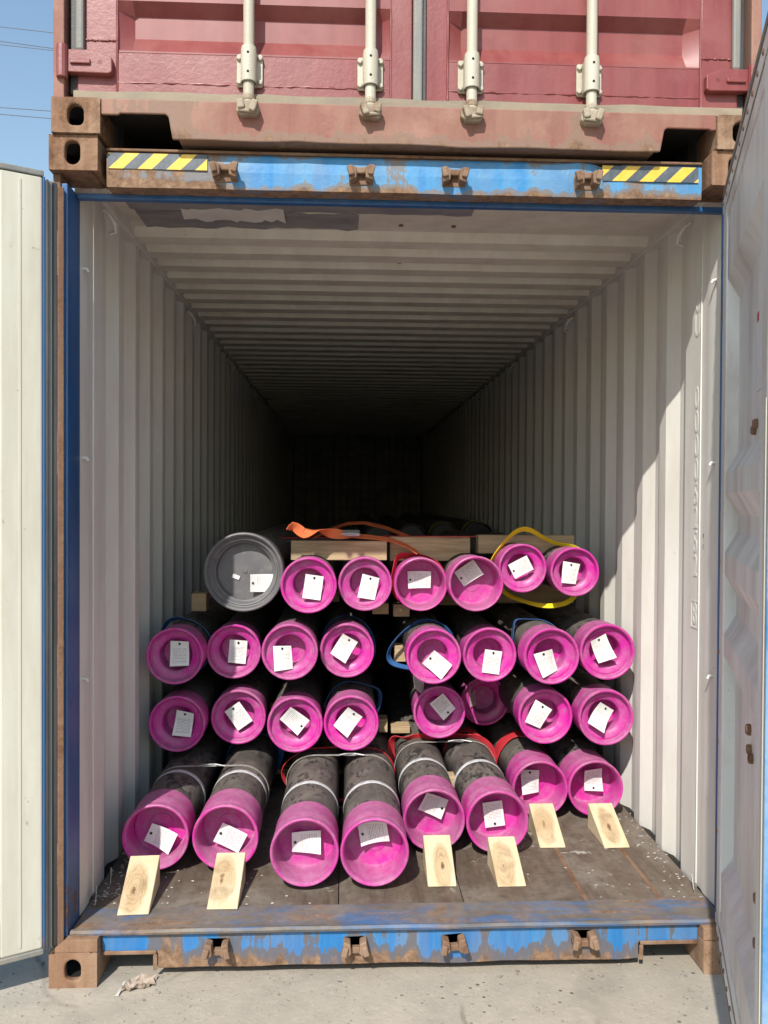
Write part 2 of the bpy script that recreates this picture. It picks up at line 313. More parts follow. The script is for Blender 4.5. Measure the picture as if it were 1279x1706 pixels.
# ---------------------------------------------------------------- mesh helpers
class MB:
    def __init__(s): s.v = []; s.f = []
    def add(s, vs, fs):
        o = len(s.v); s.v += [tuple(p) for p in vs]; s.f += [tuple(i+o for i in f) for f in fs]; return s
    def box(s, x0, x1, y0, y1, z0, z1):
        return s.add([(x, y, z) for x in (x0, x1) for y in (y0, y1) for z in (z0, z1)],
                     [(0, 1, 3, 2), (4, 6, 7, 5), (0, 4, 5, 1), (2, 3, 7, 6), (0, 2, 6, 4), (1, 5, 7, 3)])
    def obox(s, c, size, rot):
        hx, hy, hz = [k/2 for k in size]; mm = rot.to_matrix() if hasattr(rot, 'to_matrix') else rot
        vs = [Vector(c) + mm @ Vector((x, y, z)) for x in (-hx, hx) for y in (-hy, hy) for z in (-hz, hz)]
        return s.add(vs, [(0, 1, 3, 2), (4, 6, 7, 5), (0, 4, 5, 1), (2, 3, 7, 6), (0, 2, 6, 4), (1, 5, 7, 3)])
    def prism(s, poly, axis, a, b):
        """poly in the two other axes (order x,y,z), extruded along axis from a to b"""
        def P(p, t): return {'x': (t, p[0], p[1]), 'y': (p[0], t, p[1]), 'z': (p[0], p[1], t)}[axis]
        n = len(poly)
        return s.add([P(p, a) for p in poly] + [P(p, b) for p in poly],
                     [tuple(range(n))[::-1], tuple(range(n, 2*n))] + [(i, (i+1) % n, (i+1) % n+n, i+n) for i in range(n)])
    def tube(s, pts, r, n=10, closed=False, caps=True):
        pts = [Vector(p) for p in pts]; k = len(pts); rings = []; up = None
        for i, p in enumerate(pts):
            a = pts[(i-1) % k] if (closed or i > 0) else p; b = pts[(i+1) % k] if (closed or i < k-1) else p
            t = (b-a).normalized()
            if up is None: up = t.orthogonal().normalized()
            up = (up - t*up.dot(t)).normalized(); sd = t.cross(up); rr = r[i] if isinstance(r, (list, tuple)) else r
            rings.append([p + (up*math.cos(2*PI*j/n) + sd*math.sin(2*PI*j/n))*rr for j in range(n)])
        fs = []
        for i in range(k if closed else k-1):
            o, q = i*n, ((i+1) % k)*n
            fs += [(o+j, o+(j+1) % n, q+(j+1) % n, q+j) for j in range(n)]
        if caps and not closed: fs += [tuple(range(n))[::-1], tuple(range((k-1)*n, k*n))]
        return s.add([v for rg in rings for v in rg], fs)
    def lathe(s, prof, n=48, c=(0, 0, 0), axis='y', close=False):
        """profile of (radius, along); ends with radius 0 collapse to a point"""
        vs = []; idx = []
        for r, t in prof:
            if r <= 1e-6:
                idx.append([len(vs)]*n); vs.append((0, t))
            else:
                idx.append(list(range(len(vs), len(vs)+n))); vs += [(r, t, j) for j in range(n)]
        out = []
        for v in vs:
            if len(v) == 2: p = (0, v[1], 0)
            else:
                a = 2*PI*v[2]/n; p = (v[0]*math.cos(a), v[1], v[0]*math.sin(a))
            if axis == 'z': p = (p[0], -p[2], p[1])
            out.append((p[0]+c[0], p[1]+c[1], p[2]+c[2]))
        fs = []
        L = len(prof)
        for i in range(L if close else L-1):
            A, B = idx[i], idx[(i+1) % L]
            for j in range(n):
                q = [A[j], A[(j+1) % n], B[(j+1) % n], B[j]]; u = []
                for t in q:
                    if t not in u: u.append(t)
                if len(u) > 2: fs.append(tuple(u))
        return s.add(out, fs)
    def ribbon(s, pts, wd, w_, t_=.003, closed=False):
        pts = [Vector(p) for p in pts]; k = len(pts); vs = []
        for i, p in enumerate(pts):
            a = pts[(i-1) % k] if (closed or i > 0) else p; b = pts[(i+1) % k] if (closed or i < k-1) else p
            t = (b-a).normalized(); d = Vector(wd[i] if isinstance(wd, list) else wd); d = (d - t*d.dot(t)).normalized(); nn = t.cross(d).normalized()
            ww = w_[i] if isinstance(w_, list) else w_
            vs += [p+d*ww/2+nn*t_/2, p-d*ww/2+nn*t_/2, p-d*ww/2-nn*t_/2, p+d*ww/2-nn*t_/2]
        fs = []
        for i in range(k if closed else k-1):
            o, q = i*4, ((i+1) % k)*4
            fs += [(o+j, o+(j+1) % 4, q+(j+1) % 4, q+j) for j in range(4)]
        if not closed: fs += [(3, 2, 1, 0), ((k-1)*4, (k-1)*4+1, (k-1)*4+2, (k-1)*4+3)]
        return s.add(vs, fs)
    def sheet(s, prof, a, b, make):
        """strip: profile list extruded between a and b through make(p, t)"""
        n = len(prof)
        return s.add([make(p, a) for p in prof] + [make(p, b) for p in prof], [(i, i+1, i+1+n, i+n) for i in range(n-1)])
    def mesh(s, name, mat, smooth=None):
        me = bpy.data.meshes.new(name); me.from_pydata(s.v, [], s.f); me.validate()
        me.materials.append(mat)
        if smooth is not None:
            for p in me.polygons: p.use_smooth = True
            me.set_sharp_from_angle(angle=math.radians(smooth))
        return me
    def build(s, name, mat, parent=None, bevel=0, smooth=None, seg=2):
        return put(name, s.mesh(name, M[mat] if isinstance(mat, str) else mat, smooth), parent, bevel, seg)

def put(name, me, parent=None, bevel=0, seg=2, loc=None, rot=None):
    o = bpy.data.objects.new(name, me); COL.objects.link(o); o.parent = parent
    if loc is not None: o.location = loc
    if rot is not None: o.rotation_euler = rot
    if bevel:
        md = o.modifiers.new('bevel', 'BEVEL'); md.width = bevel; md.segments = seg; md.limit_method = 'ANGLE'; md.angle_limit = math.radians(40); md.harden_normals = False
    return o
def empty(name, loc=(0, 0, 0), rz=0):
    o = bpy.data.objects.new(name, None); COL.objects.link(o); o.location = loc; o.rotation_euler = (0, 0, rz); o.empty_display_size = .1; return o
def tag(o, label, cat, group=None):
    o['label'] = label; o['category'] = cat
    if group: o['group'] = group
    return o
def struct(o): o['kind'] = 'structure'; return o
def stuff(o): o['kind'] = 'stuff'; return o
def Rz(a): return Matrix.Rotation(a, 3, 'Z')

# ================================================================ ground
g = MB().add([(-260, -160, 0), (260, -160, 0), (260, 360, 0), (-260, 360, 0)], [(0, 1, 2, 3)]).build('ground', 'concrete'); struct(g)

# ================================================================ container builder pieces
CL, CH, CW = 12.192, 2.896, 1.219     # length, height, half width
def stadium(cx, cz, rx, rz, n=8):
    pts = []
    h = rz-rx
    for k in range(n+1): a = PI*k/n; pts.append((cx+rx*math.cos(a), cz+h+rx*math.sin(a)))
    for k in range(n+1): a = PI+PI*k/n; pts.append((cx+rx*math.cos(a), cz-h+rx*math.sin(a)))
    return pts
def plate_hole(mb, w_, h_, loop, t, P):
    """rectangle [0,w]x[0,h] with a hole, thickness t; P(u,v,d) maps to space (d=0 outside)"""
    n = len(loop); cx = sum(p[0] for p in loop)/n; cz = sum(p[1] for p in loop)/n; outer = []
    for (x, z) in loop:
        dx, dz = x-cx, z-cz; ks = []
        if dx > 1e-9: ks.append((w_-cx)/dx)
        if dx < -1e-9: ks.append(-cx/dx)
        if dz > 1e-9: ks.append((h_-cz)/dz)
        if dz < -1e-9: ks.append(-cz/dz)
        k = min(ks); outer.append((cx+dx*k, cz+dz*k))
    for c in ((0, 0), (w_, 0), (w_, h_), (0, h_)):      # snap the nearest outer point to each corner
        j = min(range(n), key=lambda i: (outer[i][0]-c[0])**2+(outer[i][1]-c[1])**2); outer[j] = c
    vs = [P(u, v, 0) for u, v in outer] + [P(u, v, 0) for u, v in loop] + [P(u, v, t) for u, v in loop]
    fs = [(i, (i+1) % n, (i+1) % n+n, i+n) for i in range(n)] + [(i+n, (i+1) % n+n, (i+1) % n+2*n, i+2*n) for i in range(n)]
    mb.add(vs, fs)
def casting_mesh(sx, top, arch=False, name='corner_casting', y_in=1):
    """hollow ISO corner block with front and outer side openings; local: outer side at x=0, inward +x*-sx"""
    W_, D_, H_ = .162, .178, .118; t = .022; mb = MB()
    X = lambda u: (u if sx < 0 else -u)
    loop = stadium(.078, .060, .0255, .040)
    if arch: loop = [(x, max(z, .026)) for x, z in stadium(.080, .058, .027, .038)]
    plate_hole(mb, W_, H_, loop, t, lambda u, v, d: (X(u), d*y_in, v))
    plate_hole(mb, D_, H_, stadium(.089, .060, .025, .040), t, lambda u, v, d: (X(d), u*y_in, v))
    # other walls
    yy = lambda a, b: (a, b) if y_in > 0 else (-b, -a)
    def bx(u0, u1, y0, y1, z0, z1):
        a, b = sorted((X(u0), X(u1))); c, d = yy(y0, y1); mb.box(a, b, c, d, z0, z1)
    bx(W_-t, W_, .002, D_, 0.001, H_-.001); bx(.002, W_-t, D_-t, D_-.002, .001, H_-.001)
    bx(.002, W_-t, .002, D_-t, .0, .020); bx(.002, W_-t, .002, D_-t, H_-.020, H_)
    mb.cav = MB()
    def cv(u0, u1, y0, y1, z0, z1):
        a, b = sorted((X(u0), X(u1))); c, d = yy(y0, y1); mb.cav.box(a, b, c, d, z0, z1)
    cv(W_-t-.003, W_-t-.0005, t+.002, D_-t-.002, .022, H_-.022); cv(t+.002, W_-t-.004, D_-t-.004, D_-t-.001, .022, H_-.022)
    cv(t+.002, W_-t-.004, t+.002, D_-t-.005, .0205, .0235); cv(t+.002, W_-t-.004, t+.002, D_-t-.005, H_-.0235, H_-.0205)
    return mb
def corrugated(y0, y1, xin, xout, pitch=.278, lead=0):
    """trapezoid wall profile as (y, x)"""
    p = [(y0, xin)]; y = y0+lead
    while y+pitch < y1:
        p += [(y+.072, xin), (y+.072+.068, xout), (y+.072+.068+.070, xout), (y+pitch, xin)]; y += pitch
    p.append((y1, xin)); return p
def copyobj(o, name, parent, loc=None, rot=None, scale=None):
    c = o.copy(); c.name = name; COL.objects.link(c); c.parent = parent
    if loc is not None: c.location = loc
    if rot is not None: c.rotation_euler = rot
    if scale is not None: c.scale = scale
    return c

def frame_common(root, inner, outer, cast_mat, rail_mat, opening):
    for sx in (-1, 1):
        for top in (0, 1):
            z = (CH-.118)*top
            cm = casting_mesh(sx, top, arch=(not top)); o = cm.build('corner_casting', cast_mat, root, .006); o.location = (sx*CW, 0, z)
            cm.cav.build('casting_shade_lining', 'hole', o)  # near-black lining paints the shade inside the casting openings
            o = casting_mesh(sx, top, y_in=-1).build('corner_casting', cast_mat, root, .006); o.location = (sx*CW, CL, z)
    for sx in (-1, 1):
        x = lambda v: sx*v
        prof = corrugated(.33, CL-.18, 1.172, 1.207, lead=.085)
        MB().sheet(prof, .10, 2.84, lambda p, t: (sx*p[1], p[0], t)).build('side_wall', inner, root)
        prof2 = [(y, xx+.003) for y, xx in prof]
        MB().sheet(prof2, .12, 2.84, lambda p, t: (sx*p[1], p[0], t)).build('outer_wall_skin', outer, root)
        a, b = sorted((sx*1.158, sx*1.217))
        MB().box(a, b, .17, CL-.17, 2.826, 2.888).build('top_rail', inner if opening else rail_mat, root, .006)
        a, b = sorted((sx*1.180, sx*1.205))
        MB().box(a, b, .178, CL-.178, .05, .098).build('bottom_rail', rail_mat, root, .005)
        # rear posts and end wall, dark colours standing in for the unlit far end
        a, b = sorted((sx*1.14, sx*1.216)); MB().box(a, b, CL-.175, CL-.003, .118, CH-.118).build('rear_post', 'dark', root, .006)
    zp = [(.12+.0+i*.25, CL-.06 if i % 2 else CL-.02) for i in range(12)]
    MB().sheet(corrugated(-1.16, 1.16, CL-.045, CL-.01, .25), .13, 2.89, lambda p, t: (p[0], p[1], t)).build('rear_wall', 'stain', root)  # darker than the side walls: far-end shade put into the colour

# ================================================================ LOWER CONTAINER (open, blue outside, cream inside)
LOW = empty('shipping_container'); tag(LOW, 'open blue shipping container with rusty frame and cream interior, loaded with pipes, standing on concrete', 'container')
frame_common(LOW, 'cream', 'blue', 'casting', 'blue', True)

# door-end posts
for sx in (-1, 1):
    def bx(x0, x1, *r):
        a, b = sorted((sx*x0, sx*x1)); return MB().box(a, b, *r)
    bx(1.190, 1.216, .030, .150, .119, 2.777).build('post_outer_flange', 'rusty', LOW, .004)
    bx(1.166, 1.187, .030, .164, .160, 2.744).build('post_door_seat', 'blue_shaded', LOW, .003)
    bx(1.1872, 1.1898, .080, .150, .160, 2.744).build('post_groove', 'dark', LOW)
    # cream inner channel of the post, gently curved towards the side wall
    pr = [(.1645, 1.1855), (.1645, 1.1665), (.20, 1.165), (.24, 1.164), (.27, 1.166), (.30, 1.171), (.33, 1.1715)]
    MB().sheet(pr, .1655, 2.83, lambda p, t: (sx*p[1], p[0], t)).build('post_inner_liner', 'cream', LOW, smooth=40)
    MB().tube([(sx*1.1715, .338, z) for z in (.17, 1.0, 2.0, 2.82)], .004, 6).build('weld_seam', 'cream', LOW, smooth=60)
    # lashing stubs on the post
    for z in (2.50, 1.82, 1.02):
        MB().tube([(sx*1.166, .190, z), (sx*1.150, .192, z-.002), (sx*1.146, .194, z-.012)], .006, 8).build('lashing_stub', 'cream', LOW, smooth=50)
    # lashing rings under the top rail
    for y in (.42, 2.15, 3.9, 5.6):
        pts = [(sx*1.158, y, 2.79), (sx*1.135, y+.008, 2.772), (sx*1.122, y+.03, 2.745), (sx*1.126, y+.055, 2.722), (sx*1.15, y+.06, 2.715)]
        MB().tube(pts, .0065, 8).build('lashing_ring', 'cream', LOW, smooth=60)

# header
def wavy_bar(x0, x1, n, fn):
    """bar along x whose (y,z) section is fn(x) -> list of points"""
    mb = MB(); sec = [fn(x0+(x1-x0)*i/n) for i in range(n+1)]; k = len(sec[0])
    vs = [(x0+(x1-x0)*i/n, p[0], p[1]) for i in range(n+1) for p in sec[i]]
    fs = [(i*k+j, i*k+(j+1) % k, (i+1)*k+(j+1) % k, (i+1)*k+j) for i in range(n) for j in range(k)]
    fs += [tuple(range(k))[::-1], tuple(range(n*k, n*k+k))]
    return mb.add(vs, fs)
rng = random.Random(3)
bumps = [(rng.uniform(-1, 1), rng.uniform(.03, .12), rng.uniform(-.004, .004)) for _ in range(26)]
def wob(x, k=1): return k*sum(a*math.exp(-((x-c)/w_)**2) for c, w_, a in bumps)
dent = lambda x: .014*math.exp(-((x-.70)/.045)**2) - .006*math.exp(-((x-.60)/.05)**2)
HDR = wavy_bar(-1.0395, 1.0395, 120, lambda x: [(.048+wob(x, .5), 2.742+wob(x, .4)), (.045+wob(x, .4), 2.80), (.047+dent(x), 2.853-dent(x)), (.052, 2.862-dent(x)), (.16, 2.862), (.16, 2.742)]).build('door_header', 'blue_header', LOW)
MB().box(-1.1645, 1.1645, .118, .1495, 2.725, 2.7445).build('header_lip', 'blue_shaded', HDR, .004)
MB().box(-1.0395, 1.0395, .040, .165, 2.8625, 2.872).build('header_top_plate', 'rusty', HDR, .003)
MB().box(-1.15, 1.15, .161, .30, 2.875, 2.890).build('header_back', 'stain', HDR, .004)
def keeper(z, parent, flip=1, nm='cam_keeper', mat='keeper'):
    mb = MB(); f = flip
    mb.box(-.042, .042, 0, .008, -.030, .030)
    for s in (-1, 1):
        mb.prism([(s*.016, -.020*f), (s*.040, -.028*f), (s*.043, .010*f), (s*.030, .026*f), (s*.014, .016*f)], 'y', -.044, .002)
        mb.obox((s*.036, -.046, .004*f), (.020, .018, .034), Matrix.Rotation(.25*s, 3, 'Y'))
    mb.box(-.036, .036, -.020, .004, .004*f if f > 0 else -.026, .026 if f > 0 else -.004)
    return mb
k0 = keeper(0, None).mesh('cam_keeper', M['keeper'])
for x in (-.634, -.168, .156, .622):
    put('cam_keeper', k0, HDR, .005, 2, (x, .043, 2.795), (0, random.uniform(-.06, .06), 0))
put('hazard_sticker', MB().box(-.168, .168, -.0012, 0, -.0265, .0265).mesh('hazard_sticker', M['hazard_l']), HDR, loc=(-.865, .0415, 2.829))
put('hazard_sticker', MB().box(-.172, .172, -.0012, 0, -.0265, .0265).mesh('hazard_sticker', M['hazard_r']), HDR, loc=(.853, .0415, 2.826))

# sill, threshold, floor
sill_poly = [(-1.056, .163), (-1.056, .092), (-.868, .092), (-.862, .086), (-.862, .034)]
xs = [-.862 + i*(1.702/24) for i in range(1, 24)]
sill_poly += [(x, .034+wob(x, .9)) for x in xs] + [(.840, .036), (.840, .090), (.846, .096), (1.056, .096), (1.056, .163)]
SILL = MB().prism(sill_poly, 'y', .050, .150).build('door_sill', 'blue_sill', LOW, .003)
for x0, x1 in ((-1.054, -.866), (.844, 1.054)):
    MB().box(x0, x1, .044, .0498, .086, .100).build('pocket_trim', 'keeper', SILL, .003)
MB().box(-.878, -.863, .044, .0498, .030, .0855).build('pocket_trim', 'keeper', SILL, .003)
MB().box(.841, .856, .044, .0498, .032, .0855).build('pocket_trim', 'keeper', SILL, .003)
wavy_bar(-1.160, 1.160, 90, lambda x: [(.036+wob(x, .5), .160), (.034+wob(x, .5), .168), (.042, .1755+wob(x, .35)), (.054, .1745), (.066, .1685), (.215, .1675), (.215, .1635), (.03, .1635)]).build('threshold_plate', 'threshold', SILL)
for x, z in ((-.655, .110), (-.175, .108), (.172, .110), (.636, .116)):
    put('cam_keeper', k0, SILL, .005, 2, (x, .050, z), (0, PI+random.uniform(-.08, .08), 0))
# corner gussets over the bottom castings
for sx in (-1, 1):
    pts = [(sx*1.2185, .1185), (sx*1.2185, .122), (sx*1.165, .1625), (sx*1.0575, .1625), (sx*1.0575, .1185)]
    MB().prism(pts, 'y', .006, .11).build('corner_gusset', 'casting', LOW, .004)

FL = MB().box(-1.202, 1.202, .216, 12.1, .10, .150).build('floor', 'dark', LOW)
xs_ = [-1.163, -.70, -.235, .235, .70, .985, 1.163]
for i in range(6):
    y = .218
    for ln in (2.36, 2.44, 2.44, 2.44, 2.2):
        y1 = min(y+ln, 12.09)
        MB().box(xs_[i]+.002, xs_[i+1]-.002, y+.002, y1-.002, .1505, .165).build('floor_panel', 'floor', FL)
        y = y1
for x in (.70, .985, -.70):
    MB().box(x-.0085, x+.0085, .2175, 6, .1502, .1662).build('floor_steel_strip', 'rusty', FL)
# roof sheet: flat stepped front bay then cross corrugations
rp = [(.155, 2.872), (.36, 2.872), (.375, 2.862), (.62, 2.864), (.635, 2.872), (.86, 2.872)]
y = .88
while y < 11.9:
    rp += [(y, 2.878), (y+.026, 2.840), (y+.130, 2.840), (y+.185, 2.878)]; y += .228
rp.append((12.19, 2.872))
ROOF = MB().sheet(rp, -1.158, 1.158, lambda p, t: (t, p[0], p[1])).build('roof', 'roof', LOW, smooth=30)
MB().sheet([(a, b+.006) for a, b in rp], -1.2, 1.2, lambda p, t: (t, p[0], p[1])).build('outer_roof_skin', 'blue', LOW)
# bare steel bay by the door with a scrap of paint left on it
def blob(cx, cy, pts, z): return [(cx+a, cy+b, z) for a, b in pts]
r_ = random.Random(11)
def ragged(x0, x1, y0, y1, n=14, j=.02):
    top = [(x0+(x1-x0)*i/n+r_.uniform(-j, j)*.4, y0+r_.uniform(-j, j)) for i in range(n+1)]
    bot = [(x1-(x1-x0)*i/n+r_.uniform(-j, j)*.4, y1+r_.uniform(-j, j)) for i in range(n+1)]
    return top+bot
def flat_poly(poly, z, th=.001):
    return MB().prism(poly, 'z', z-th, z)
flat_poly(ragged(-1.10, .30, .385, .61, 22, .012), 2.8605).build('bare_patch', 'stain', ROOF)
flat_poly(ragged(-1.10, -.16, .645, .85, 18, .02), 2.8705).build('bare_patch', 'stain', ROOF)
flat_poly(ragged(-.90, -.48, .575, .72, 16, .026), 2.8585).build('paint_remnant', 'cream', ROOF)
for x, yy in ((.02, .77), (.25, .77), (.05, 1.35)):
    MB().lathe([(0, 0), (.012, 0), (.009, .004), (0, .004)], 9, (x, yy, 2.8665), 'z').build('rust_spot', 'rusty', ROOF)

# stencilled number column on the right wall
def text_mesh(body, size, mat, ext=.0006):
    cu = bpy.data.curves.new('t', 'FONT'); cu.body = body; cu.size = size; cu.align_x = 'CENTER'; cu.align_y = 'CENTER'; cu.extrude = ext
    o = bpy.data.objects.new('t', cu); COL.objects.link(o)
    dg = bpy.context.evaluated_depsgraph_get(); me = bpy.data.meshes.new_from_object(o.evaluated_get(dg))
    bpy.data.objects.remove(o); me.materials.clear(); me.materials.append(M[mat]); return me
zz = 2.46
for ch in ('0', 'U', None, None, '0', '0', '0', '0', '5', '2', '5', '2', None, '8'):
    if ch:
        me = text_mesh(ch, .125, 'mark'); o = put('stencil_digit', me, LOW, loc=(1.1705, .375, zz), rot=(PI/2, 0, -PI/2)); o.scale = (.62, 1, 1)
    zz -= .095
fr = MB()
for a, b, c, d in ((-.034, .034, .050, .054), (-.034, .034, -.054, -.050), (-.034, -.030, -.05, .05), (.030, .034, -.05, .05)): fr.box(1.1698, 1.1712, .375+a, .375+b, zz+.095+c, zz+.095+d)
fr.build('stencil_frame', 'mark', LOW)
o = put('marker_note', text_mesh('2-0', .05, 'purple'), LOW, loc=(1.1708, .29, 1.52), rot=(PI/2, PI/2, -PI/2))

# ---------------------------------------------------------------- doors of the lower container
def make_door(root, hinge, ang, m, inner, label, left):
    """local x = from hinge to free edge, local y*m = inside normal"""
    D = empty('door', (hinge[0], hinge[1], 0), ang); D.parent = root; D['label'] = label
    L_, Z0, Z1 = (1.165 if left else 1.192), .150, 2.745
    def bx(x0, x1, n0, n1, z0, z1):
        a, b = sorted((m*n0, m*n1)); return MB().box(x0, x1, a, b, z0, z1)
    st = .135
    bx(.004, st, -.05, 0, Z0, Z1).build('hinge_stile', inner, D, .006)
    bx(L_-.11, L_, -.05, 0, Z0, Z1).build('free_stile', inner, D, .006)
    bx(st+.0005, L_-.1105, -.05, -.001, Z0, Z0+.12).build('bottom_rail', inner, D, .006)
    bx(st+.0005, L_-.1105, -.05, -.001, Z1-.11, Z1).build('top_rail', inner, D, .006)
    # pressed panel: inset and outset bands with sloped shoulders
    zs = [(Z0+.12, -.004), (.40, -.004), (.46, -.042), (1.08, -.042), (1.15, -.004), (1.22, -.004), (1.29, -.042), (1.36, -.042), (1.43, -.004), (1.50, -.004), (1.57, -.042), (1.63, -.042), (1.70, -.004), (1.77, -.004), (1.84, -.042), (2.36, -.042), (2.43, -.004), (Z1-.11, -.004)]
    MB().sheet(zs, st+.0, L_-.11, lambda p, t: (t, m*(p[1]-.001), p[0])).build('pressed_panel', inner, D, smooth=20)
    bx(.006, L_-.002, -.058, -.0505, Z0+.002, Z1-.002).build('outer_skin', 'blue', D, .003)
    # edge channels and gasket lips all round
    bx(-.004, .0035, -.056, .004, Z0, Z1).build('edge_channel', 'blue_shaded', D, .002)
    bx(L_+.0005, L_+.016, -.056, -.001, Z0, Z1).build('edge_channel', 'blue', D, .003)
    bx(L_-.028, L_-.002, .0005, .0025, Z0+.01, 1.9).build('gasket_strip', 'cream_door', D)
    for k, (u0, u1, n0, n1, mt) in enumerate(((-.014, -.0045, -.05, .012, 'rubber'), (-.026, -.0145, -.045, .002, 'rubber_grey'), (-.044, -.0265, -.05, -.006, 'rubber')) if left else ((-.010, -.0045, -.05, .003, 'rubber_grey'),)):
        bx(u0, u1, n0, n1, Z0-.004, Z1-.01).build('gasket_lip', mt, D, .002)
    bx(.0, L_, -.03, .004, Z1+.0005, Z1+.020).build('gasket_lip', 'rubber_grey', D, .004)
    bx(.0, L_, -.03, .004, Z0-.020, Z0-.0005).build('gasket_lip', 'rubber_grey', D, .004)
    if not left: bx(.02, L_-.02, .0005, .0035, Z1-.060, Z1-.018).build('gasket_retainer', inner, D, .001)
    if not left: bx(.02, L_-.02, .0005, .0035, Z0+.018, Z0+.060).build('gasket_retainer', inner, D, .001)
    rv = MB().lathe([(.008, 0), (.007, .003), (0, .004)], 8, (0, 0, 0), 'y').mesh('rivet', M['rusty'])
    for i in range(0 if left else 11):
        for z in (Z1-.039, Z0+.039):
            put('rivet', rv, D, loc=(.07+i*.102, m*.0036, z), rot=(0, 0, 0 if m > 0 else PI))
    for i in range(0 if left else 4):
        put('rivet', rv, D, loc=(.02, m*.0005, .5+i*.32), rot=(0, 0, 0 if m > 0 else PI))
    bt = MB().lathe([(.015, 0), (.015, .009), (.011, .013), (0, .013)], 6, (0, 0, 0), 'y').mesh('bolt', M['rusty'])
    for (u, z) in ((.62, 1.875), (.66, 1.89), (.60, .96), (.64, .945), (.80, .62), (.80, .50), (.93, 1.10), (.94, .82)):
        n_ = -.042 if (1.84 < z < 2.36 or .46 < z < 1.08 or 1.29 < z < 1.36) else -.004
        put('bolt', bt, D, loc=(u, m*n_, z), rot=(0, 0, 0 if m > 0 else PI))
    if left:
        bx(-.066, -.0445, -.06, -.004, Z0-.02, Z1-.02).build('hinge_bar', 'rusty', D, .004)
        bx(.070, .078, .0002, .0022, Z0+.02, Z1-.02).build('stile_fold', inner, D, .001)
    for z in (.42, 1.10, 1.83, 2.50):
        hx_ = -.052 if left else -.012; hn_ = -m*.020 if left else -m*.068
        h = MB().tube([(hx_, hn_, z-.075), (hx_, hn_, z+.075)], .0165, 12)
        h.obox((.03, -m*.064, z), (.11, .010, .07), Matrix.Identity(3))
        h.build('hinge', 'rusty', D, smooth=40)
    return D
RD = make_door(LOW, (1.119, .045), math.atan2(-.9386, -.345), -1, 'grey_door', 'grey inner face of the half closed door, in shade', False)
LD = make_door(LOW, (-1.228, -.020), math.atan2(-.475, -.88), 1, 'cream_door', 'cream inner face of the door swung wide open, in sun', True)
# paper label and its red print, stuck on the pressed panel (inside normal is -y for this door)
MB().box(.62, .80, .0412, .0424, 1.98, 2.22).build('paper_label', 'paper', RD)
MB().box(.64, .68, .0404, .0410, 2.175, 2.20).build('label_print', 'redprint', RD)

# ================================================================ UPPER CONTAINER (closed, red doors)
UP = empty('shipping_container', (.012, -.012, 2.8985)); tag(UP, 'closed red shipping container with beige locking rods, stacked on top of the blue one', 'container')
frame_common(UP, 'red', 'red', 'casting', 'red_sill', False)
MB().box(-1.16, 1.16, .16, 12.1, .10, .15).build('floor', 'dark', UP)
MB().box(-1.16, 1.16, .16, 12.1, 2.865, 2.875).build('roof', 'red', UP)
for sx in (-1, 1):
    def bx(x0, x1, *r):
        a, b = sorted((sx*x0, sx*x1)); return MB().box(a, b, *r)
    bx(1.180, 1.217, .012, .150, .1185, 2.777).build('corner_post', 'red_sill', UP, .004)
    bx(1.150, 1.1795, .100, .150, .1185, 2.777).build('post_door_seat', 'dark', UP)
poly = [(-1.056, .120), (-1.056, .066), (-1.000, .066), (-.992, .072), (-.842, .072), (-.832, .064), (-.818, -.012)]
poly += [(-.81+i*(1.66/24), -.013+wob(-.81+i*(1.66/24), .8)) for i in range(1, 24)] + [(.858, -.012), (.872, .062), (.882, .070), (1.030, .070), (1.038, .066), (1.056, .066), (1.056, .120)]
USILL = MB().prism(poly, 'y', .006, .018).build('door_sill', 'red_sill', UP, .004)
MB().box(-.800, .842, .0185, .14, -.010, .1195).build('sill_beam', 'red_sill', USILL, .004)
MB().box(-1.056, 1.056, .0185, .60, .0995, .1195).build('sill_back', 'dark', USILL)  # near-black boxes from here paint the shade seen through the sill notches
for x in (-1.05, 1.03):
    MB().box(x, x+.02, .19, .9, -.02, .099).build('sill_web', 'dark', USILL)
MB().box(-1.05, 1.05, .60, .62, -.02, .099).build('cross_member', 'dark', UP)
wavy_bar(-1.15, 1.15, 60, lambda x: [(.016+wob(x, .6), .1205), (.014+wob(x, .6), .148+wob(x+.1, .6)), (.044, .150), (.044, .1205)]).build('bottom_gasket', 'rubber_brown', UP)
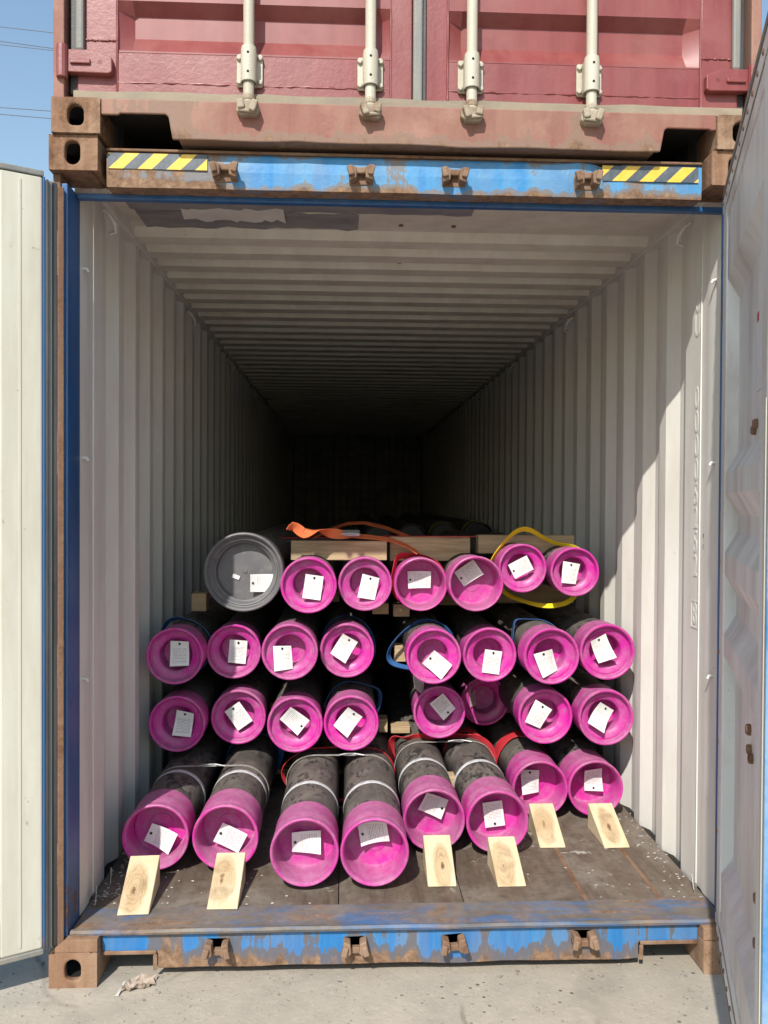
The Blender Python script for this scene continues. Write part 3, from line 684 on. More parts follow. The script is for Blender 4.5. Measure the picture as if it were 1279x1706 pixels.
# doors
def weld(x0, x1, z, parent, yy=.0425, vert=False):
    n = 46; r_ = random.Random(int((x0+9)*100)+int(z*100))
    if vert: pts = [(x0, yy+r_.uniform(-.001, .001), z+(x1-z)*i/n) for i in range(n+1)]
    else: pts = [(x0+(x1-x0)*i/n, yy+r_.uniform(-.001, .001), z+r_.uniform(-.0018, .0018)) for i in range(n+1)]
    return MB().tube(pts, [.003+r_.uniform(-.0012, .0018) for _ in range(n+1)], 6).build('weld_seam', 'red_frame', parent, smooth=60)
rods = {}
for (nm, xa, xb, hs) in (('left', -1.146, -.004, -1), ('right', .044, 1.146, 1)):
    D = empty('door', (0, 0, 0)); D.parent = UP
    D['label'] = 'red %s door leaf with horizontal pressed ribs' % nm
    hx = xa if hs < 0 else xb; fx = xb if hs < 0 else xa; sg = -hs
    s0 = (hx, hx+sg*.135); s1 = (fx-sg*.075, fx)
    for a, b in (s0, s1):
        a, b = sorted((a, b)); MB().box(a, b, .040, .085, .151, 2.76).build('door_stile', 'red_frame', D, .005)
    pa, pb = sorted((s0[1], s1[0])); pa += .0005; pb -= .0005
    MB().box(pa, pb, .0415, .085, .151, .294).build('bottom_rail', 'red_frame', D, .004)
    MB().box(pa, pb, .0415, .085, 2.65, 2.76).build('top_rail', 'red_frame', D, .004)
    pf = [(.0425, .2942)]; z = .300
    pf.append((.0425, z))
    while z < 2.45:
        pf += [(.080, z+.060), (.080, z+.135), (.0425, z+.170), (.0425, z+.30)]; z += .30
    pf += [(.0425, 2.65)]
    e = .05
    mb = MB(); mb.sheet(pf, pa+e, pb-e, lambda p, t: (t, p[0], p[1]))
    for (xe, xi) in ((pa, pa+e), (pb, pb-e)):      # ribs fade out to the flat edge
        n = len(pf); mb.add([(xe, .0425, p[1]) for p in pf] + [(xi, p[0], p[1]) for p in pf], [(i, i+1, i+1+n, i+n) for i in range(n-1)])
    mb.build('pressed_panel', 'red', D, smooth=25)
    weld(pa, pb, .192, D); weld(s0[1], 2.6, .16, D, .0405, True); weld(s1[0], 2.6, .16, D, .0405, True)
    weld(*sorted(s0), .33, D, .039)
    # hinges with blade and pin
    for z in (.240, .98, 1.80, 2.52):
        H = MB()
        x1, x2 = hs*1.165, hs*1.022
        pl = [(hs*1.172, z-.032), (x2+hs*.012, z-.034), (x2, z-.028), (x2, z+.020), (x2+hs*.015, z+.026), (hs*1.08, z+.044), (hs*1.172, z+.044)]
        H.prism(pl, 'y', .012, .0395); H.box(*sorted((hs*1.092, hs*1.16)), .004, .0125, z-.006, z+.010)
        H.tube([(hs*1.186, .010, z-.055), (hs*1.186, .010, z+.055)], .019, 12)
        ho = H.build('hinge', 'red_frame', D, .003)
        o = put('hinge_mark', text_mesh('※', .03, 'red'), D, loc=(hs*1.062, .0115, z+.004), rot=(PI/2, 0, 0))
    # vertical hinge-side gasket
    MB().box(*sorted((hs*1.118, hs*1.146)), .018, .0395, .285, 2.74).build('gasket_lip', 'rubber_grey', D, .008)
    MB().box(*sorted((hs*1.1465, hs*1.172)), .050, .060, .151, 2.76).build('gasket_lip', 'rubber', D, .003)
    # locking rods
    for rx in ((-.562, -.150) if hs < 0 else (.197, .612)):
        R = MB().tube([(rx, .0, .115), (rx, .0, .20), (rx, 0, 1.4), (rx, .0, 2.80)], .0185, 18).build('locking_rod', 'beige', D, smooth=50)
        rods[rx] = R
        for gz in (.238, .95, 1.75, 2.45):
            G = MB()
            sl_ = stadium(0, 0, .046, .056, 6)
            G.prism([(rx+a*.96, gz+b) for a, b in [(-.046, -.050), (-.040, -.056), (.040, -.056), (.046, -.050), (.046, .050), (.040, .056), (-.040, .056), (-.046, .050)]], 'y', .030, .0395)
            GB = G.build('guide_plate', 'beige', R, .002)
            S = MB().lathe([(.0245, -.058), (.0265, -.056), (.0265, .050), (.0245, .062), (.0188, .064)], 20, (rx, 0, gz), 'z')
            S.box(rx-.026, rx+.026, .001, .0305, gz-.052, gz+.05)
            S.build('guide_sleeve', 'beige', R, smooth=40)
            for bx_ in (-.036, .036):
                for bz in (-.042, .040):
                    MB().lathe([(0, -.010), (.007, -.0095), (.0095, -.006), (.0095, 0)], 8, (rx+bx_, .030, gz+bz), 'y').build('bolt', 'beige', R, smooth=40)
            for bz in (-.030, .034):
                MB().lathe([(0, -.0015), (.004, -.0015), (.0045, 0)], 8, (rx, -.0262, gz+bz), 'y').build('screw', 'hole', R)
        for cz, f in ((.100, 1), (2.80, -1)):
            C = MB(); fl = 1 if rx in (-.562, .612) else -1
            C.lathe([(.0186, .040*f), (.021, .034*f), (.021, .018*f), (0, .016*f)], 14, (rx, 0, cz), 'z')
            C.prism([(rx-.040, cz-.022*f), (rx-.022, cz-.034*f), (rx+.030, cz-.034*f), (rx+.040, cz-.010*f), (rx+.030, cz+.016*f), (rx-.030, cz+.018*f), (rx-.038, cz+.008*f)], 'y', -.020, .018)
            C.obox((rx+fl*.020, -.028, cz-.010*f), (.022, .030, .040), Matrix.Rotation(.35*fl, 3, 'Y'))
            C.obox((rx-fl*.024, -.026, cz-.004*f), (.024, .026, .032), Matrix.Rotation(-.2*fl, 3, 'Y'))
            C.obox((rx-fl*.004, -.026, cz-.024*f), (.060, .014, .012), Matrix.Rotation(.1*fl, 3, 'Y'))
            C.build('locking_cam', 'beige_worn', R, .005)
# centre gaskets
MB().box(-.0035, .030, .020, .039, .135, 2.76).build('centre_gasket', 'rubber_grey', UP, .008, seg=3)
MB().box(.0305, .0435, .034, .044, .151, 2.76).build('centre_gasket', 'rubber', UP, .003)
UH = MB().box(-1.056, 1.056, .02, .16, 2.775, 2.885).build('door_header', 'red_sill', UP, .005)

# ================================================================ PIPES
RC = .1325; RB = .1235
PIPES = [
 ('B',-0.969,0.482,0.318,-0.001,-0.042,-65),('B',-0.690,0.470,0.318,0.006,-0.042,-63),('B',-0.367,0.317,0.318,0.002,-0.001,-90),('B',-0.098,0.310,0.318,-0.002,0.038,-100),
 ('B',0.165,0.624,0.318,0.006,0.028,115),('B',0.430,0.595,0.318,0.003,-0.004,172),('B',0.704,0.988,0.318,-0.025,0.002,-2),('B',0.969,0.988,0.318,0.018,0.010,176),
 ('A',-1.003,1.070,0.615,0.029,-0.002,8),('A',-0.730,1.180,0.617,-0.001,0.001,-35),('A',-0.451,1.090,0.602,-0.004,0.017,130),('A',-0.184,1.100,0.605,-0.015,0.007,38),
 ('A',0.262,1.300,0.604,0.018,0.027,140),('A',0.546,1.620,0.580,-0.064,0.031,2),('A',0.749,1.080,0.636,-0.031,0.005,28),('A',1.020,1.000,0.650,-0.022,0.002,32),
 ('A',-1.007,1.030,0.942,0.021,0.011,0),('A',-0.756,1.200,0.932,0.017,-0.003,5),('A',-0.475,1.050,0.956,-0.033,-0.030,-4),('A',-0.205,1.180,0.939,-0.014,0.012,32),
 ('A',0.207,1.070,0.930,0.019,-0.041,-50),('A',0.490,1.150,0.921,0.014,-0.037,8),('A',0.752,0.980,0.945,-0.021,-0.033,-20),('A',1.023,1.000,0.961,-0.022,0.015,-22),
 ('G',-0.701,1.125,1.325,0.084,-0.056,-90),('A',-0.388,1.060,1.269,0.020,-0.010,8),('A',-0.119,1.200,1.262,0.018,-0.018,12),('B',0.157,1.220,1.258,-0.002,0.014,-91),
 ('B',0.409,1.080,1.275,-0.021,0.043,-125),('S',0.650,1.160,1.343,-0.006,0.005,-118),('S',0.898,1.120,1.329,-0.022,-0.007,8)]
# end-cap profiles (radius, depth from the front face; positive goes into the pipe)
capA = [(RB+.0006, .150), (RC-.004, .149), (RC-.0035, .060), (RC-.003, .045), (RC-.001, .030), (RC, .020), (RC, .006), (RC-.002, .0015), (RC-.006, 0), (RC-.010, .001), (RC-.0135, .005), (RC-.015, .010),
        (RC-.0165, .026), (RC-.0185, .0285), (RC-.024, .0290), (RC-.0255, .027), (RC-.028, .0268), (RC-.052, .038), (RC-.056, .0405), (RC-.058, .045), (RC-.0595, .055), (RC-.063, .112), (RC-.0655, .115), (RC-.069, .1155), (.040, .1155), (.038, .1135), (.007, .1132), (.005, .111), (0, .1105)]
capB = [(RB+.0006, .200), (RC-.004, .199), (RC-.0045, .110), (RC-.0035, .104), (RC-.0035, .050), (RC-.0045, .046), (RC-.0045, .030), (RC-.001, .022), (RC, .016), (RC, .006), (RC-.002, .0015), (RC-.005, 0), (RC-.009, .0015), (RC-.011, .005),
        (RC-.0135, .008), (RC-.015, .016), (RC-.020, .110), (RC-.023, .128), (RC-.028, .134), (RC-.034, .135), (.05, .1345), (.048, .132), (.022, .1315), (0, .131)]
RG = .190
capG = [(.1615, .16), (RG-.006, .158), (RG-.005, .05), (RG, .040), (RG, .008), (RG-.003, .002), (RG-.008, 0), (RG-.014, .003), (RG-.018, .010), (RG-.022, .022), (RG-.027, .024), (RG-.031, .020), (RG-.036, .022), (RG-.041, .032), (RG-.048, .040),
        (RG-.052, .042), (RG-.055, .060), (RG-.058, .078), (.05, .080), (.012, .078), (.010, .075), (0, .074)]
meA = MB().lathe(capA, 64).mesh('end_cap', M['pink'], 35); meB = MB().lathe(capB, 64).mesh('end_cap', M['pink_cup'], 35); meG = MB().lathe(capG, 72).mesh('end_cap', M['greycap'], 35)
LEN = 2.75
def body(rad, L_=LEN): return MB().lathe([(rad-.012, .12), (rad-.004, .122), (rad, .126), (rad, 1), (rad, 2.2), (rad, L_-.004), (rad-.004, L_), (rad-.018, L_), (rad-.018, L_-.1), (0, L_-.11)], 48)
meBody = body(RB).mesh('pipe_body', M['pipe'], 40); meBodyG = body(.161).mesh('pipe_body', M['pipe'], 40)
meBand = MB().lathe([(RB+.0003, 0), (RB+.001, .001), (RB+.001, .033), (RB+.0003, .034)], 48).mesh('paint_band', M['band'], 40)
def tag_mesh(bend, twist):
    nx, nz = 5, 7; w_, h_ = .086, .114; t = .0009; vs = []; fs = []
    for k in (0, 1):
        for j in range(nz+1):
            for i in range(nx+1):
                x = (i/nx-.5)*w_; z = (j/nz-.5)*h_
                y = -bend*((z-.02)/.05)**2 - twist*x*z/.002 + t*k; vs.append((x, y, z))
    q = (nx+1)*(nz+1); I = lambda i, j, k: k*q+j*(nx+1)+i
    for j in range(nz):
        for i in range(nx):
            fs += [(I(i, j, 0), I(i+1, j, 0), I(i+1, j+1, 0), I(i, j+1, 0)), (I(i, j, 1), I(i, j+1, 1), I(i+1, j+1, 1), I(i+1, j, 1))]
    rim = [(i, 0) for i in range(nx)] + [(nx, j) for j in range(nz)] + [(i, nz) for i in range(nx, 0, -1)] + [(0, j) for j in range(nz, 0, -1)]
    for a in range(len(rim)):
        b = rim[(a+1) % len(rim)]; a = rim[a]; fs.append((I(*a, 0), I(*a, 1), I(*b, 1), I(*b, 0)))
    return MB().add(vs, fs).mesh('tag', M['tag'], 50)
tagM = [tag_mesh(.003, .0), tag_mesh(.007, .006), tag_mesh(.011, -.008), tag_mesh(.004, .010)]
meRiv = MB().lathe([(0, -.005), (.004, -.0045), (.0058, -.002), (.0058, .001)], 10).mesh('rivet', M['rivet'], 40)
ORD = ['leftmost', 'second from left', 'third from left', 'fourth from left', 'fifth from left', 'sixth from left', 'seventh from left', 'rightmost']
ROWN = ['on the floor', 'in second row up', 'in third row up', 'in top row']
rp_ = random.Random(5); ci = {}
for i, (k, X, Y, Z, dx, dz, an) in enumerate(PIPES):
    row = 0 if i < 8 else 1 if i < 16 else 2 if i < 24 else 3
    pos = i-8*row; nrow = 7 if row == 3 else 8
    od = 'rightmost' if pos == nrow-1 else ORD[pos]
    small = k == 'S'; k = 'A' if small else k
    P = empty('steel_pipe', (X, Y, Z)); P.rotation_euler = (rp_.uniform(-.004, .0), 0, rp_.uniform(-.007, .007))
    if k == 'G': lab = 'thicker black pipe with large dark grey end cap, leftmost in the top row'
    elif i == 13: lab = 'set-back pipe with shaded magenta end cap, sixth from left in second row up'
    else: lab = 'black pipe with %s magenta end cap, %s %s' % ('stepped' if k == 'A' else 'deep cup-shaped', od, ROWN[row])
    if small: P.scale = (.90, 1, .90)
    tag(P, lab, 'pipe', 'capped pipes stacked in the container')
    b = put('pipe_body', meBodyG if k == 'G' else meBody, P, rot=(0, rp_.uniform(0, 6), 0))
    c = put('end_cap', dict(A=meA, B=meB, G=meG)[k], P, rot=(rp_.uniform(-.012, .012), rp_.uniform(0, 6), rp_.uniform(-.015, .015)))
    if i < 6: put('paint_band', meBand, P, loc=(0, .43, 0))
    dep = dict(A=.022, B=.108, G=.050)[k]
    lim = dict(A=.070, B=.058, G=.10)[k]
    T = put('tag', tagM[(i*3+1) % 4], P, loc=(dx, dep, dz), rot=(rp_.uniform(.02, .10) if abs(an) < 100 else -.05, math.radians(an), rp_.uniform(-.08, .08)))
    if i == 13: T.rotation_euler = (0, math.radians(2), 1.05); T.location = (-.058, .060, .02)
    put('rivet', meRiv, T, loc=(0, -.001, .044))
    if k == 'G':
        put('small_label', MB().box(-.018, .018, -.0006, 0, -.010, .010).mesh('small_label', M['paper']), P, loc=(-.045, .074, -.028), rot=(0, .35, 0))

# two more tags peeping out beside the second row caps
for par, off, ang, tz in ((12, (-.105, .03, .150), 28, .7),):
    Pp = [o for o in bpy.data.objects if o.name.startswith('steel_pipe')][par]
    T = put('tag', tagM[1], Pp, loc=off, rot=(-.3, math.radians(ang), tz)); put('rivet', meRiv, T, loc=(0, -.001, .044))

# rear load: black pipe ends seen beyond the front stack
meRear = MB().lathe([(0, .02), (.105, .02), (.112, .0), (.1225, .004), (.1225, 4.6)], 40).mesh('pipe_body', M['pipe'], 40)
for i, (X, Z) in enumerate(((.34, 1.355), (.62, 1.365), (.90, 1.375), (.06, 1.35))):
    P = empty('steel_pipe', (X, 4.05, Z)); put('pipe_body', meRear, P)
    tag(P, 'dark pipe end in the deep shade behind the front stack, %s' % ('second from right', 'rightmost', 'third from right', 'leftmost of the four')[(i+0) % 4] if False else
        ('dark pipe end in deep shade behind the top row, %s of four' % ('second from left', 'third from left', 'rightmost', 'leftmost')[i]), 'pipe', 'pipes at the back of the container')

# ---------------------------------------------------------------- timber
def notched(x0, x1, z0, z1, pipes, y0, y1, name, label):
    """plank across the pipes with arcs cut out where pipes pass (pipes = [(x, z, r)])"""
    n = 60; low = []
    for i in range(n+1):
        x = x0+(x1-x0)*i/n; z = z0
        for (px, pz, r) in pipes:
            if abs(x-px) < r: z = max(z, pz+math.sqrt(r*r-(x-px)**2))
        low.append((x, min(z, z1-.004)))
    cx = (x0+x1)/2
    o = MB().prism([(a-cx, b-z0) for a, b in low]+[(x1-cx, z1-z0), (x0-cx, z1-z0)], 'y', y0-y0, y1-y0).build(name, 'plank', None, .002)
    o.location = (cx, y0, z0); tag(o, label, 'plank', 'timber dunnage'); return o
def plank(x0, x1, y0, y1, z0, z1, label, rz=0):
    c = ((x0+x1)/2, (y0+y1)/2, z0)
    o = MB().box(x0-c[0], x1-c[0], y0-c[1], y1-c[1], 0, z1-z0).build('timber_plank', 'plank', None, .003)
    o.location = c; o.rotation_euler = (0, 0, rz); tag(o, label, 'plank', 'timber dunnage'); return o
rr = RB+.002
notched(-.490, -.006, 1.368, 1.465, [(-.388, 1.269, rr), (-.119, 1.262, rr)], 1.345, 1.43, 'timber_plank', 'pale timber laid over the second and third top row pipes, under the orange strap')
notched(.014, .430, 1.36, 1.482, [(.157, 1.258, rr), (.409, 1.275, rr)], 1.42, 1.50, 'timber_plank', 'timber behind the red strap over the fourth and fifth top row pipes')
notched(.47, .97, 1.40, 1.494, [(.650, 1.343, .9*RB+.002), (.898, 1.329, .9*RB+.002)], 1.40, 1.49, 'timber_plank', 'timber laid over the two top right pipes, behind the yellow strap')
plank(-1.0, -.925, 1.42, 1.52, 1.1, 1.19, 'short timber end showing between the grey capped pipe and the left wall')
plank(-.52, -.25, 1.95, 2.05, 1.082, 1.139, 'timber between the third row and the second top row pipe')
plank(-.075, .01, 1.45, 1.55, 1.08, 1.137, 'short timber end below the third top row pipe at the central gap')
plank(.035, .12, 1.44, 1.54, 1.068, 1.1315, 'short timber end below the fourth top row pipe at the central gap')
plank(.20, .55, 1.90, 2.0, 1.070, 1.1315, 'timber under the fifth pipe of the top row')
plank(.50, 1.10, 1.86, 1.96, 1.086, 1.212, 'timber under the two top right pipes, within the yellow loop')
plank(-1.0, -.20, 2.25, 2.35, .742, .812, 'timber between the second and third row pipes, left of the gap')
plank(.30, .625, 2.2, 2.3, .729, .796, 'timber between second and third row pipes, right of the gap')
plank(.64, 1.13, 2.0, 2.1, .775, .821, 'timber between the second and third row pipes by the right wall')
plank(.042, .100, 1.43, 1.53, .835, .918, 'short timber block beside the blue strap loop in the central gap')
plank(-1.0, -.20, 2.05, 2.15, .443, .478, 'timber between the floor row and the second row, left group')
plank(-.035, .012, 1.52, 1.62, .443, .512, 'short timber block right of the fourth pipe in second row up')
plank(.03, .13, 1.50, 1.60, .443, .480, 'timber between floor row and second row, right of the central gap')
plank(.64, 1.13, 1.90, 2.0, .443, .508, 'timber between floor row and second row by the right wall')
plank(-1.12, -.02, 1.70, 1.80, .1655, .194, 'thin board under the floor row, left group')
plank(.05, 1.12, 1.75, 1.85, .1655, .194, 'thin board under the floor row, right group')
plank(.275, .322, 1.05, 1.13, .1655, .36, 'upright wooden chip between the fifth and sixth floor pipes')

# wedges in front of the floor pipes
def wedge_mesh(L_, W_, H_):
    mb = MB(); h = W_/2; c = .012
    pts = [(0, 0), (0, c), (L_-.002, H_), (L_+.06, H_), (L_+.06, 0)]
    pts = [(0, 0), (0, .006), (L_, H_), (L_, 0)]
    return mb.prism([(p[0], p[1]) for p in pts], 'x', -h, h).mesh('wooden_wedge', M['wedge'])
for i, (X, Y0, H_, rz) in enumerate(((-.975, .155, .118, .05), (-.660, .185, .116, -.01), (.168, .345, .118, .0), (.440, .335, .116, .03), (.690, .690, .114, .0), (.970, .680, .112, .02))):
    Lw = (.235, .225, .215, .205, .225, .235)[i]
    o = put('wooden_wedge', wedge_mesh(Lw, .112, H_), None, .002, 1, (X, Y0, .1695 if Y0 < .215 else .1655), (0, 0, rz))
    tag(o, 'pale wooden wedge chocking the %s' % ('leftmost pipe on the floor', 'second floor pipe from the left', 'fifth floor pipe from the left', 'sixth floor pipe from the left', 'seventh floor pipe from the left', 'rightmost pipe on the floor')[i], 'wedge', 'wooden wedges in front of the floor pipes')

# ---------------------------------------------------------------- straps
def hull(circs, pad=.004, n=48):
    pts = [(x+(r+pad)*math.cos(2*PI*j/n), z+(r+pad)*math.sin(2*PI*j/n)) for x, z, r in circs for j in range(n)]
    pts = sorted(set(pts)); cr = lambda o, a, b: (a[0]-o[0])*(b[1]-o[1])-(a[1]-o[1])*(b[0]-o[0]); lo = []; hi = []
    for p in pts:
        while len(lo) > 1 and cr(lo[-2], lo[-1], p) <= 0: lo.pop()
        lo.append(p)
    for p in reversed(pts):
        while len(hi) > 1 and cr(hi[-2], hi[-1], p) <= 0: hi.pop()
        hi.append(p)
    return lo[:-1]+hi[:-1]
def resample(pts, n, closed=True):
    L = [0]; q = pts+[pts[0]] if closed else pts
    for a, b in zip(q, q[1:]): L.append(L[-1]+math.dist(a, b))
    out = []
    for i in range(n):
        t = L[-1]*i/(n if closed else n-1); k = 0
        while k < len(L)-2 and L[k+1] < t: k += 1
        f = (t-L[k])/max(L[k+1]-L[k], 1e-9); out.append(tuple(q[k][j]+(q[k+1][j]-q[k][j])*f for j in range(len(q[0]))))
    return out
def strap(name, pts, wd, w_, mat, label, cat='strap', group='lashing straps on the pipes', closed=False, t=.003, smooth=50):
    o = MB().ribbon(pts, wd, w_, t, closed).build(name, mat, None, 0, smooth); tag(o, label, cat, group); return o
def loop_strap(circs, Y, w_, mat, label, fn=None, pad=.004, cat='strap', name='lashing_strap', n=110, ywob=.01, flare=0):
    h = resample(hull(circs, pad), n); pts = []
    for j, (x, z) in enumerate(h):
        if fn: x, z = fn(x, z)
        pts.append((x, Y+ywob*math.sin(j*2*PI/n*3), z))
    cx = sum(p[0] for p in pts)/n; cz = sum(p[2] for p in pts)/n; wd = []
    for j, (x, y, z) in enumerate(pts):
        a, b = x-cx, z-cz; l = math.hypot(a, b); f = flare*(.75+.25*math.sin(j*2*PI/n*4))
        wd.append((a/l*f, -1+.3*f, b/l*f))
    return strap(name, pts, wd, w_, mat, label, cat, closed=True)
C = [(p[1], p[3], (.161 if p[0] == 'G' else .9*RB if p[0] == 'S' else RB)) for p in PIPES]
def gsag(x, z, cx, cz, sx, sz, ax, az):
    e = math.exp(-((x-cx)/sx)**2-((z-cz)/sz)**2); return x+ax*e, z+az*e
loop_strap([C[24]], 1.36, .040, 's_blue', 'blue strap wrapped around the large grey capped pipe', pad=.005, flare=.25)
loop_strap([C[16]], 1.30, .040, 's_blue', 'blue strap wrapped around the leftmost pipe of the third row', lambda x, z: gsag(x, z, -1.07, 1.05, .07, .06, -.010, .020), flare=.4)
loop_strap([C[20]], 1.36, .032, 's_blue', 'blue strap hanging loose as a loop in the central gap', lambda x, z: gsag(x, z, .085, .90, .05, .13, -.075, -.03), flare=.8)
loop_strap([C[11]], 1.42, .030, 's_blue', 'blue strap around the fourth pipe in second row up, by the gap', lambda x, z: gsag(x, z, -.06, .66, .05, .1, .03, .03), flare=.5)
loop_strap([C[19]], 1.46, .030, 's_blue', 'blue strap around the fourth pipe in third row up, by the gap', lambda x, z: gsag(x, z, -.08, .86, .05, .08, .03, -.02), flare=.5)
loop_strap([C[22]], 1.30, .045, 's_blue', 'blue strap bunched on the seventh pipe in third row up', lambda x, z: gsag(x, z, .665, 1.04, .05, .04, -.022, .03), flare=.15)
loop_strap([C[29], C[30]], 1.32, .026, 's_yellow', 'bright yellow strap looped slackly around the two top right pipes',
    lambda x, z: gsag(*gsag(*gsag(x, z, .70, 1.46, .11, .05, .0, .072), .54, 1.34, .05, .14, -.012, 0), .80, 1.215, .24, .06, 0, -.075), ywob=.03, flare=1.1, pad=.006)
loop_strap([C[1]], 1.50, .050, 's_blue', 'blue strap beside the second floor pipe from the left', lambda x, z: gsag(x, z, -.575, .38, .05, .1, .02, .03), flare=.8)
loop_strap([C[2], C[3]], 1.24, .022, 's_red', 'thin red strap around the third and fourth floor pipes', lambda x, z: gsag(x, z, -.50, .35, .05, .1, -.028, .0), flare=.6)
loop_strap([C[4], C[5]], 1.42, .046, 's_red', 'red strap standing loose around the fifth and sixth floor pipes', lambda x, z: gsag(*gsag(x, z, .05, .38, .05, .09, -.020, .06), .30, .43, .1, .03, 0, .01), flare=1.5)
loop_strap([C[6]], 1.46, .14, 's_red', 'wide red strap over the seventh floor pipe from the left', flare=.10)
loop_strap([C[5]], 1.54, .12, 's_red', 'red strap over the sixth floor pipe from the left', flare=.15)
loop_strap([C[27]], 1.40, .045, 's_red', 'red strap around the fourth pipe of the top row', lambda x, z: gsag(x, z, .045, 1.37, .05, .06, -.012, .05), flare=.8)
# thin steel-grey bands with buckles round the floor pipe pairs
def band_strap(a, b, Y, label, bx_, tilt=0):
    h = resample(hull([C[a], C[b]], .003), 110); pts = [(x, Y+tilt*(x-(C[a][0]+C[b][0])/2), z) for x, z in h]
    o = strap('packing_band', pts, (0, 1, 0), .016, 'bandsteel', label, 'band', 'grey packing bands on floor pipes', True, .0025)
    z = max(C[a][1], C[b][1])+RB+.006
    B = MB(); B.obox((bx_, Y+tilt*(bx_-(C[a][0]+C[b][0])/2), z), (.050, .026, .007), Rz(tilt))
    for s in (-1, 1): B.tube([(bx_+s*.026, Y-.016, z), (bx_+s*.034, Y, z+.003), (bx_+s*.026, Y+.016, z)], .0028, 6)
    B.tube([(bx_-.05, Y-.012, z+.001), (bx_-.02, Y-.018, z+.008), (bx_+.02, Y-.010, z+.007), (bx_+.07, Y-.022, z+.002)], .004, 6)
    B.build('buckle', 'steel', o, .001)
band_strap(0, 1, .985, 'grey band and buckle tying the two leftmost floor pipes', -.83, .02)
band_strap(2, 3, 1.13, 'grey band and buckle tying the third and fourth floor pipes', -.19, -.01)
band_strap(4, 5, 1.34, 'grey band and buckle tying the fifth and sixth floor pipes', .36, .03)
# orange ratchet strap dropped across the top of the stack
pts = []; wds = []; N_ = 70
key = [(-.49, 1.20, 1.525), (-.465, 1.19, 1.545), (-.42, 1.20, 1.508), (-.35, 1.24, 1.525), (-.28, 1.27, 1.506), (-.20, 1.32, 1.496), (-.08, 1.36, 1.484), (.02, 1.36, 1.470), (.10, 1.36, 1.440), (.15, 1.36, 1.405)]
kk = resample(key, N_, False)
for j, q in enumerate(kk):
    t = j/(N_-1); pts.append(q); tw = 5.5*max(0, .48-t)/.48
    wds.append((0, math.cos(tw+.35), math.sin(tw+.35)) if t < .48 else (0, math.cos(.35), math.sin(.35)))
o = strap('lashing_strap', pts, wds, .050, 's_orange', 'twisted orange ratchet strap lying across the top of the stack')
B = MB().box(-.045, .045, -.022, .022, -.006, .006); B.tube([(-.05, -.02, .006), (0, -.024, .014), (.05, -.02, .006)], .004, 6)
bo = B.build('ratchet_buckle', 'steel', o, .003); bo.location = (-.19, 1.315, 1.506); bo.rotation_euler = (.5, 0, -.05)
key = [(-.42, 2.5, 1.43), (-.30, 2.45, 1.49), (-.20, 2.4, 1.525), (-.10, 2.4, 1.53), (.04, 2.3, 1.50), (.16, 2.2, 1.455), (.26, 2.2, 1.42)]
strap('lashing_strap', resample(key, 40, False), (0, .95, .3), .05, 's_orange', 'orange strap farther back in the shade, above the timber')
key = [(-.52, 1.42, 1.462), (-.30, 1.40, 1.469), (-.05, 1.40, 1.469), (.03, 1.43, 1.468)]
strap('lashing_strap', resample(key, 30, False), (0, 1, .1), .05, 's_dark', 'black strap lying on the pale timber behind the orange one')
key = [(-.55, 1.50, 1.472), (-.3, 1.52, 1.474), (.02, 1.46, 1.486), (.3, 1.41, 1.487), (.46, 1.40, 1.488)]
strap('red_cord', [(x, y, z) for x, y, z in resample(key, 40, False)], (0, 1, 0), .010, 's_red', 'thin red cord stretched across the top row of pipes', 'cord')
for X, Z in ((.62, 1.365), (.90, 1.375)):
    h = resample(hull([(X, Z, .1225)], .006), 60)
    strap('lashing_strap', [(x, 4.22, z) for x, z in h], (0, 1, 0), .06, 's_olive', 'yellow-green strap on the %s dark pipe end at the back' % ('rightmost' if X > .8 else 'second from right'), closed=True)

# ---------------------------------------------------------------- debris
rf = random.Random(21)
def flakes(n, region, zbase, smin, smax, name, mat, label, th=.0015):
    mb = MB()
    for _ in range(n):
        x, y = region(rf); s = rf.uniform(smin, smax); k = rf.randint(4, 6); a0 = rf.uniform(0, 6)
        tx, ty = rf.uniform(-.25, .25), rf.uniform(-.25, .25); pts = []
        for j in range(k):
            a = a0+2*PI*j/k; r = s*rf.uniform(.45, 1); px, py = r*math.cos(a), r*math.sin(a)*.7; pts.append((x+px, y+py, zbase+.0012+abs(tx*px+ty*py)))
        top = [(a, b, c+th) for a, b, c in pts]
        mb.add(pts+top, [tuple(range(k))[::-1], tuple(range(k, 2*k))]+[(j, (j+1) % k, (j+1) % k+k, j+k) for j in range(k)])
    o = mb.build(name, mat); stuff(o); tag(o, label, 'debris'); return o
def rl(r):
    y = r.uniform(.225, 1.0); return (-1.165+abs(r.gauss(0, .13))+.01, y)
flakes(190, rl, .165, .0015, .011, 'paint_flakes', 'flake', 'flakes of white paint on the floor along the left wall')
flakes(55, lambda r: (1.165-abs(r.gauss(0, .06)), r.uniform(.225, 1.1)), .165, .002, .010, 'paint_flakes', 'flake', 'flakes of white paint on the floor along the right wall')
flakes(35, lambda r: (r.uniform(-1.0, -.3) if r.random() < .7 else r.uniform(.5, 1.1), r.uniform(.222, .50)), .165, .002, .009, 'paint_flakes', 'flake', 'specks of white paint scattered over the open floor')
# peeling strips of paint at the foot of the walls
for sx, X, Y in ((-1, -1.150, .30), (1, 1.150, .33), (-1, -1.14, .46)):
    pts = [(X, Y, .20), (X-sx*.012, Y-.03, .215), (X-sx*.020, Y-.07, .175)]
    o = MB().ribbon(pts, (0, .3, 1), .02, .002).build('paint_curl', 'flake')
    tag(o, {(-1, .30): 'curl of peeled paint at the foot of the left door post', (1, .33): 'curl of peeled paint at the foot of the right wall', (-1, .46): 'curl of peeled paint at the left wall by the first pipe'}[(sx, Y)], 'paint curl', 'peeled paint curls')
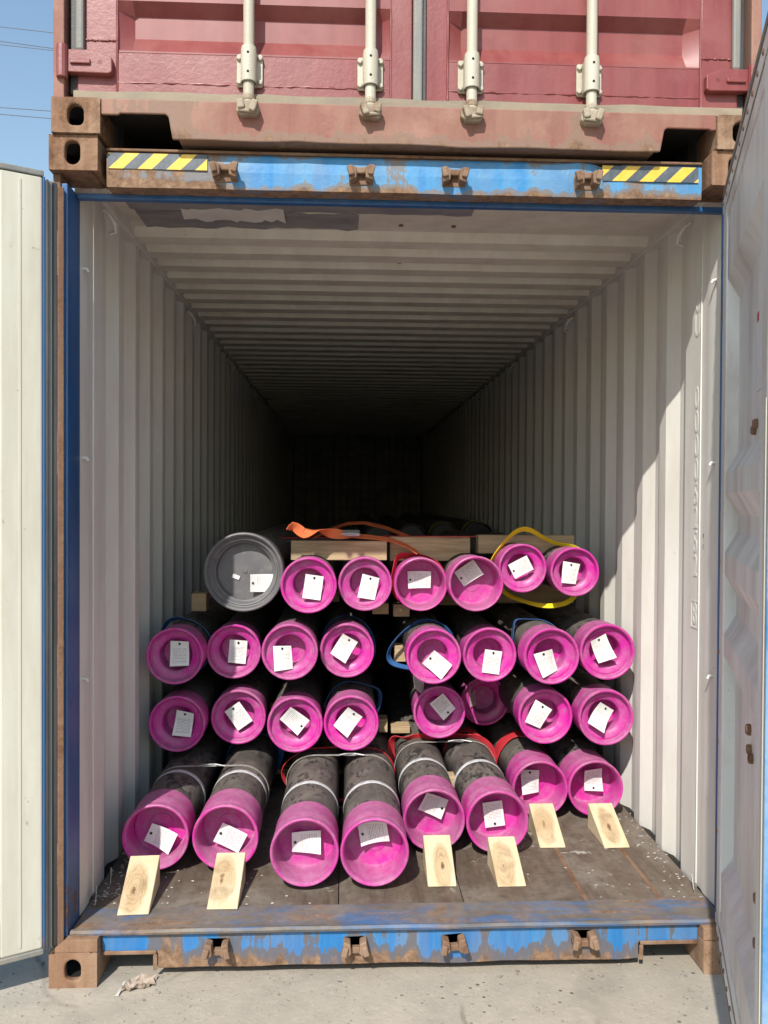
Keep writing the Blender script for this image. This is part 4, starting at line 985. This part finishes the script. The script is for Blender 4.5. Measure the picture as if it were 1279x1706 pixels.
# grit on the concrete
mb = MB(); rg = random.Random(4)
for _ in range(1500):
    x = rg.uniform(-2.2, 1.6); y = -.75+rg.random()**.7*.95 if rg.random() < .8 else rg.uniform(-1.6, .1); s = rg.uniform(.0012, .005)*(1 if rg.random() < .93 else 2.2)
    v = [(x+s*rg.uniform(.6, 1.2), y, s*.3), (x, y+s*rg.uniform(.6, 1.2), s*.3), (x-s, y, s*.3), (x, y-s, s*.3), (x, y, s*rg.uniform(.7, 1.1)), (x, y, -.001)]
    mb.add(v, [(0, 1, 4), (1, 2, 4), (2, 3, 4), (3, 0, 4), (1, 0, 5), (2, 1, 5), (3, 2, 5), (0, 3, 5)])
gr = mb.build('grit', 'grit'); stuff(gr); tag(gr, 'loose grit and small stones on the concrete', 'grit')
# crumpled scrap by the left fork pocket
n = 9; vs = []; rs = random.Random(8)
for j in range(n):
    for i in range(n):
        u, v = i/(n-1)-.5, j/(n-1)-.5
        vs.append((u*.17+rs.uniform(-.007, .007), v*.085+rs.uniform(-.007, .007)+u*.03, .004+abs(rs.gauss(.010, .009))+.02*(abs(v) > .4)))
fs = [(j*n+i, j*n+i+1, (j+1)*n+i+1, (j+1)*n+i) for j in range(n-1) for i in range(n-1) if not (i < 2 and j > 5) and not (i > 6 and j < 2)]
fs += [tuple(reversed([k+n*n for k in f])) for f in fs]; vs += [(a, b, c-.002) for a, b, c in vs]
o = MB().add(vs, fs).build('cardboard_scrap', 'scrap'); o.location = (-.915, .0, 0); o.rotation_euler = (0, 0, .1); o.scale = (.62, .62, .62)
o2 = MB().add([(-.115, -.075, .003), (-.095, -.08, .006), (-.070, .02, .025), (-.088, .025, .016), (-.113, -.073, .006), (-.095, -.078, .010), (-.070, .02, .029), (-.088, .025, .020)],
    [(0, 3, 2, 1), (4, 5, 6, 7), (0, 1, 5, 4), (1, 2, 6, 5), (2, 3, 7, 6), (3, 0, 4, 7)]).build('torn_strip', 'flake', o)
tag(o, 'crumpled brown and white cardboard scrap on the concrete by the left pocket', 'litter')

# ---------------------------------------------------------------- power lines
for (za, zb, lab) in ((36.4, 36.05, 'topmost thin power cable in the sky'), (35.35, 34.9, 'second power cable from the top in the sky'), (35.1, 34.75, 'third power cable from the top in the sky'), (30.5, 30.3, 'fourth power cable, above the lowest'), (30.0, 29.75, 'lowest power cable in the sky')):
    x0, x1 = -26.0, -21.8; sl_ = (zb-za)/(x1-x0); pts = []
    for i in range(41):
        x = -110+i*4.6; pts.append((x-x0*0, 60, za+(x-x0)*sl_+.00035*((x-x0)**2)))
    base = pts[0]
    o = MB().tube([(a-base[0], b-base[1], c-base[2]) for a, b, c in pts], .026, 6).build('power_line', 'cable', None, 0, 60); o.location = base
    tag(o, lab, 'cable', 'power cables crossing the sky')
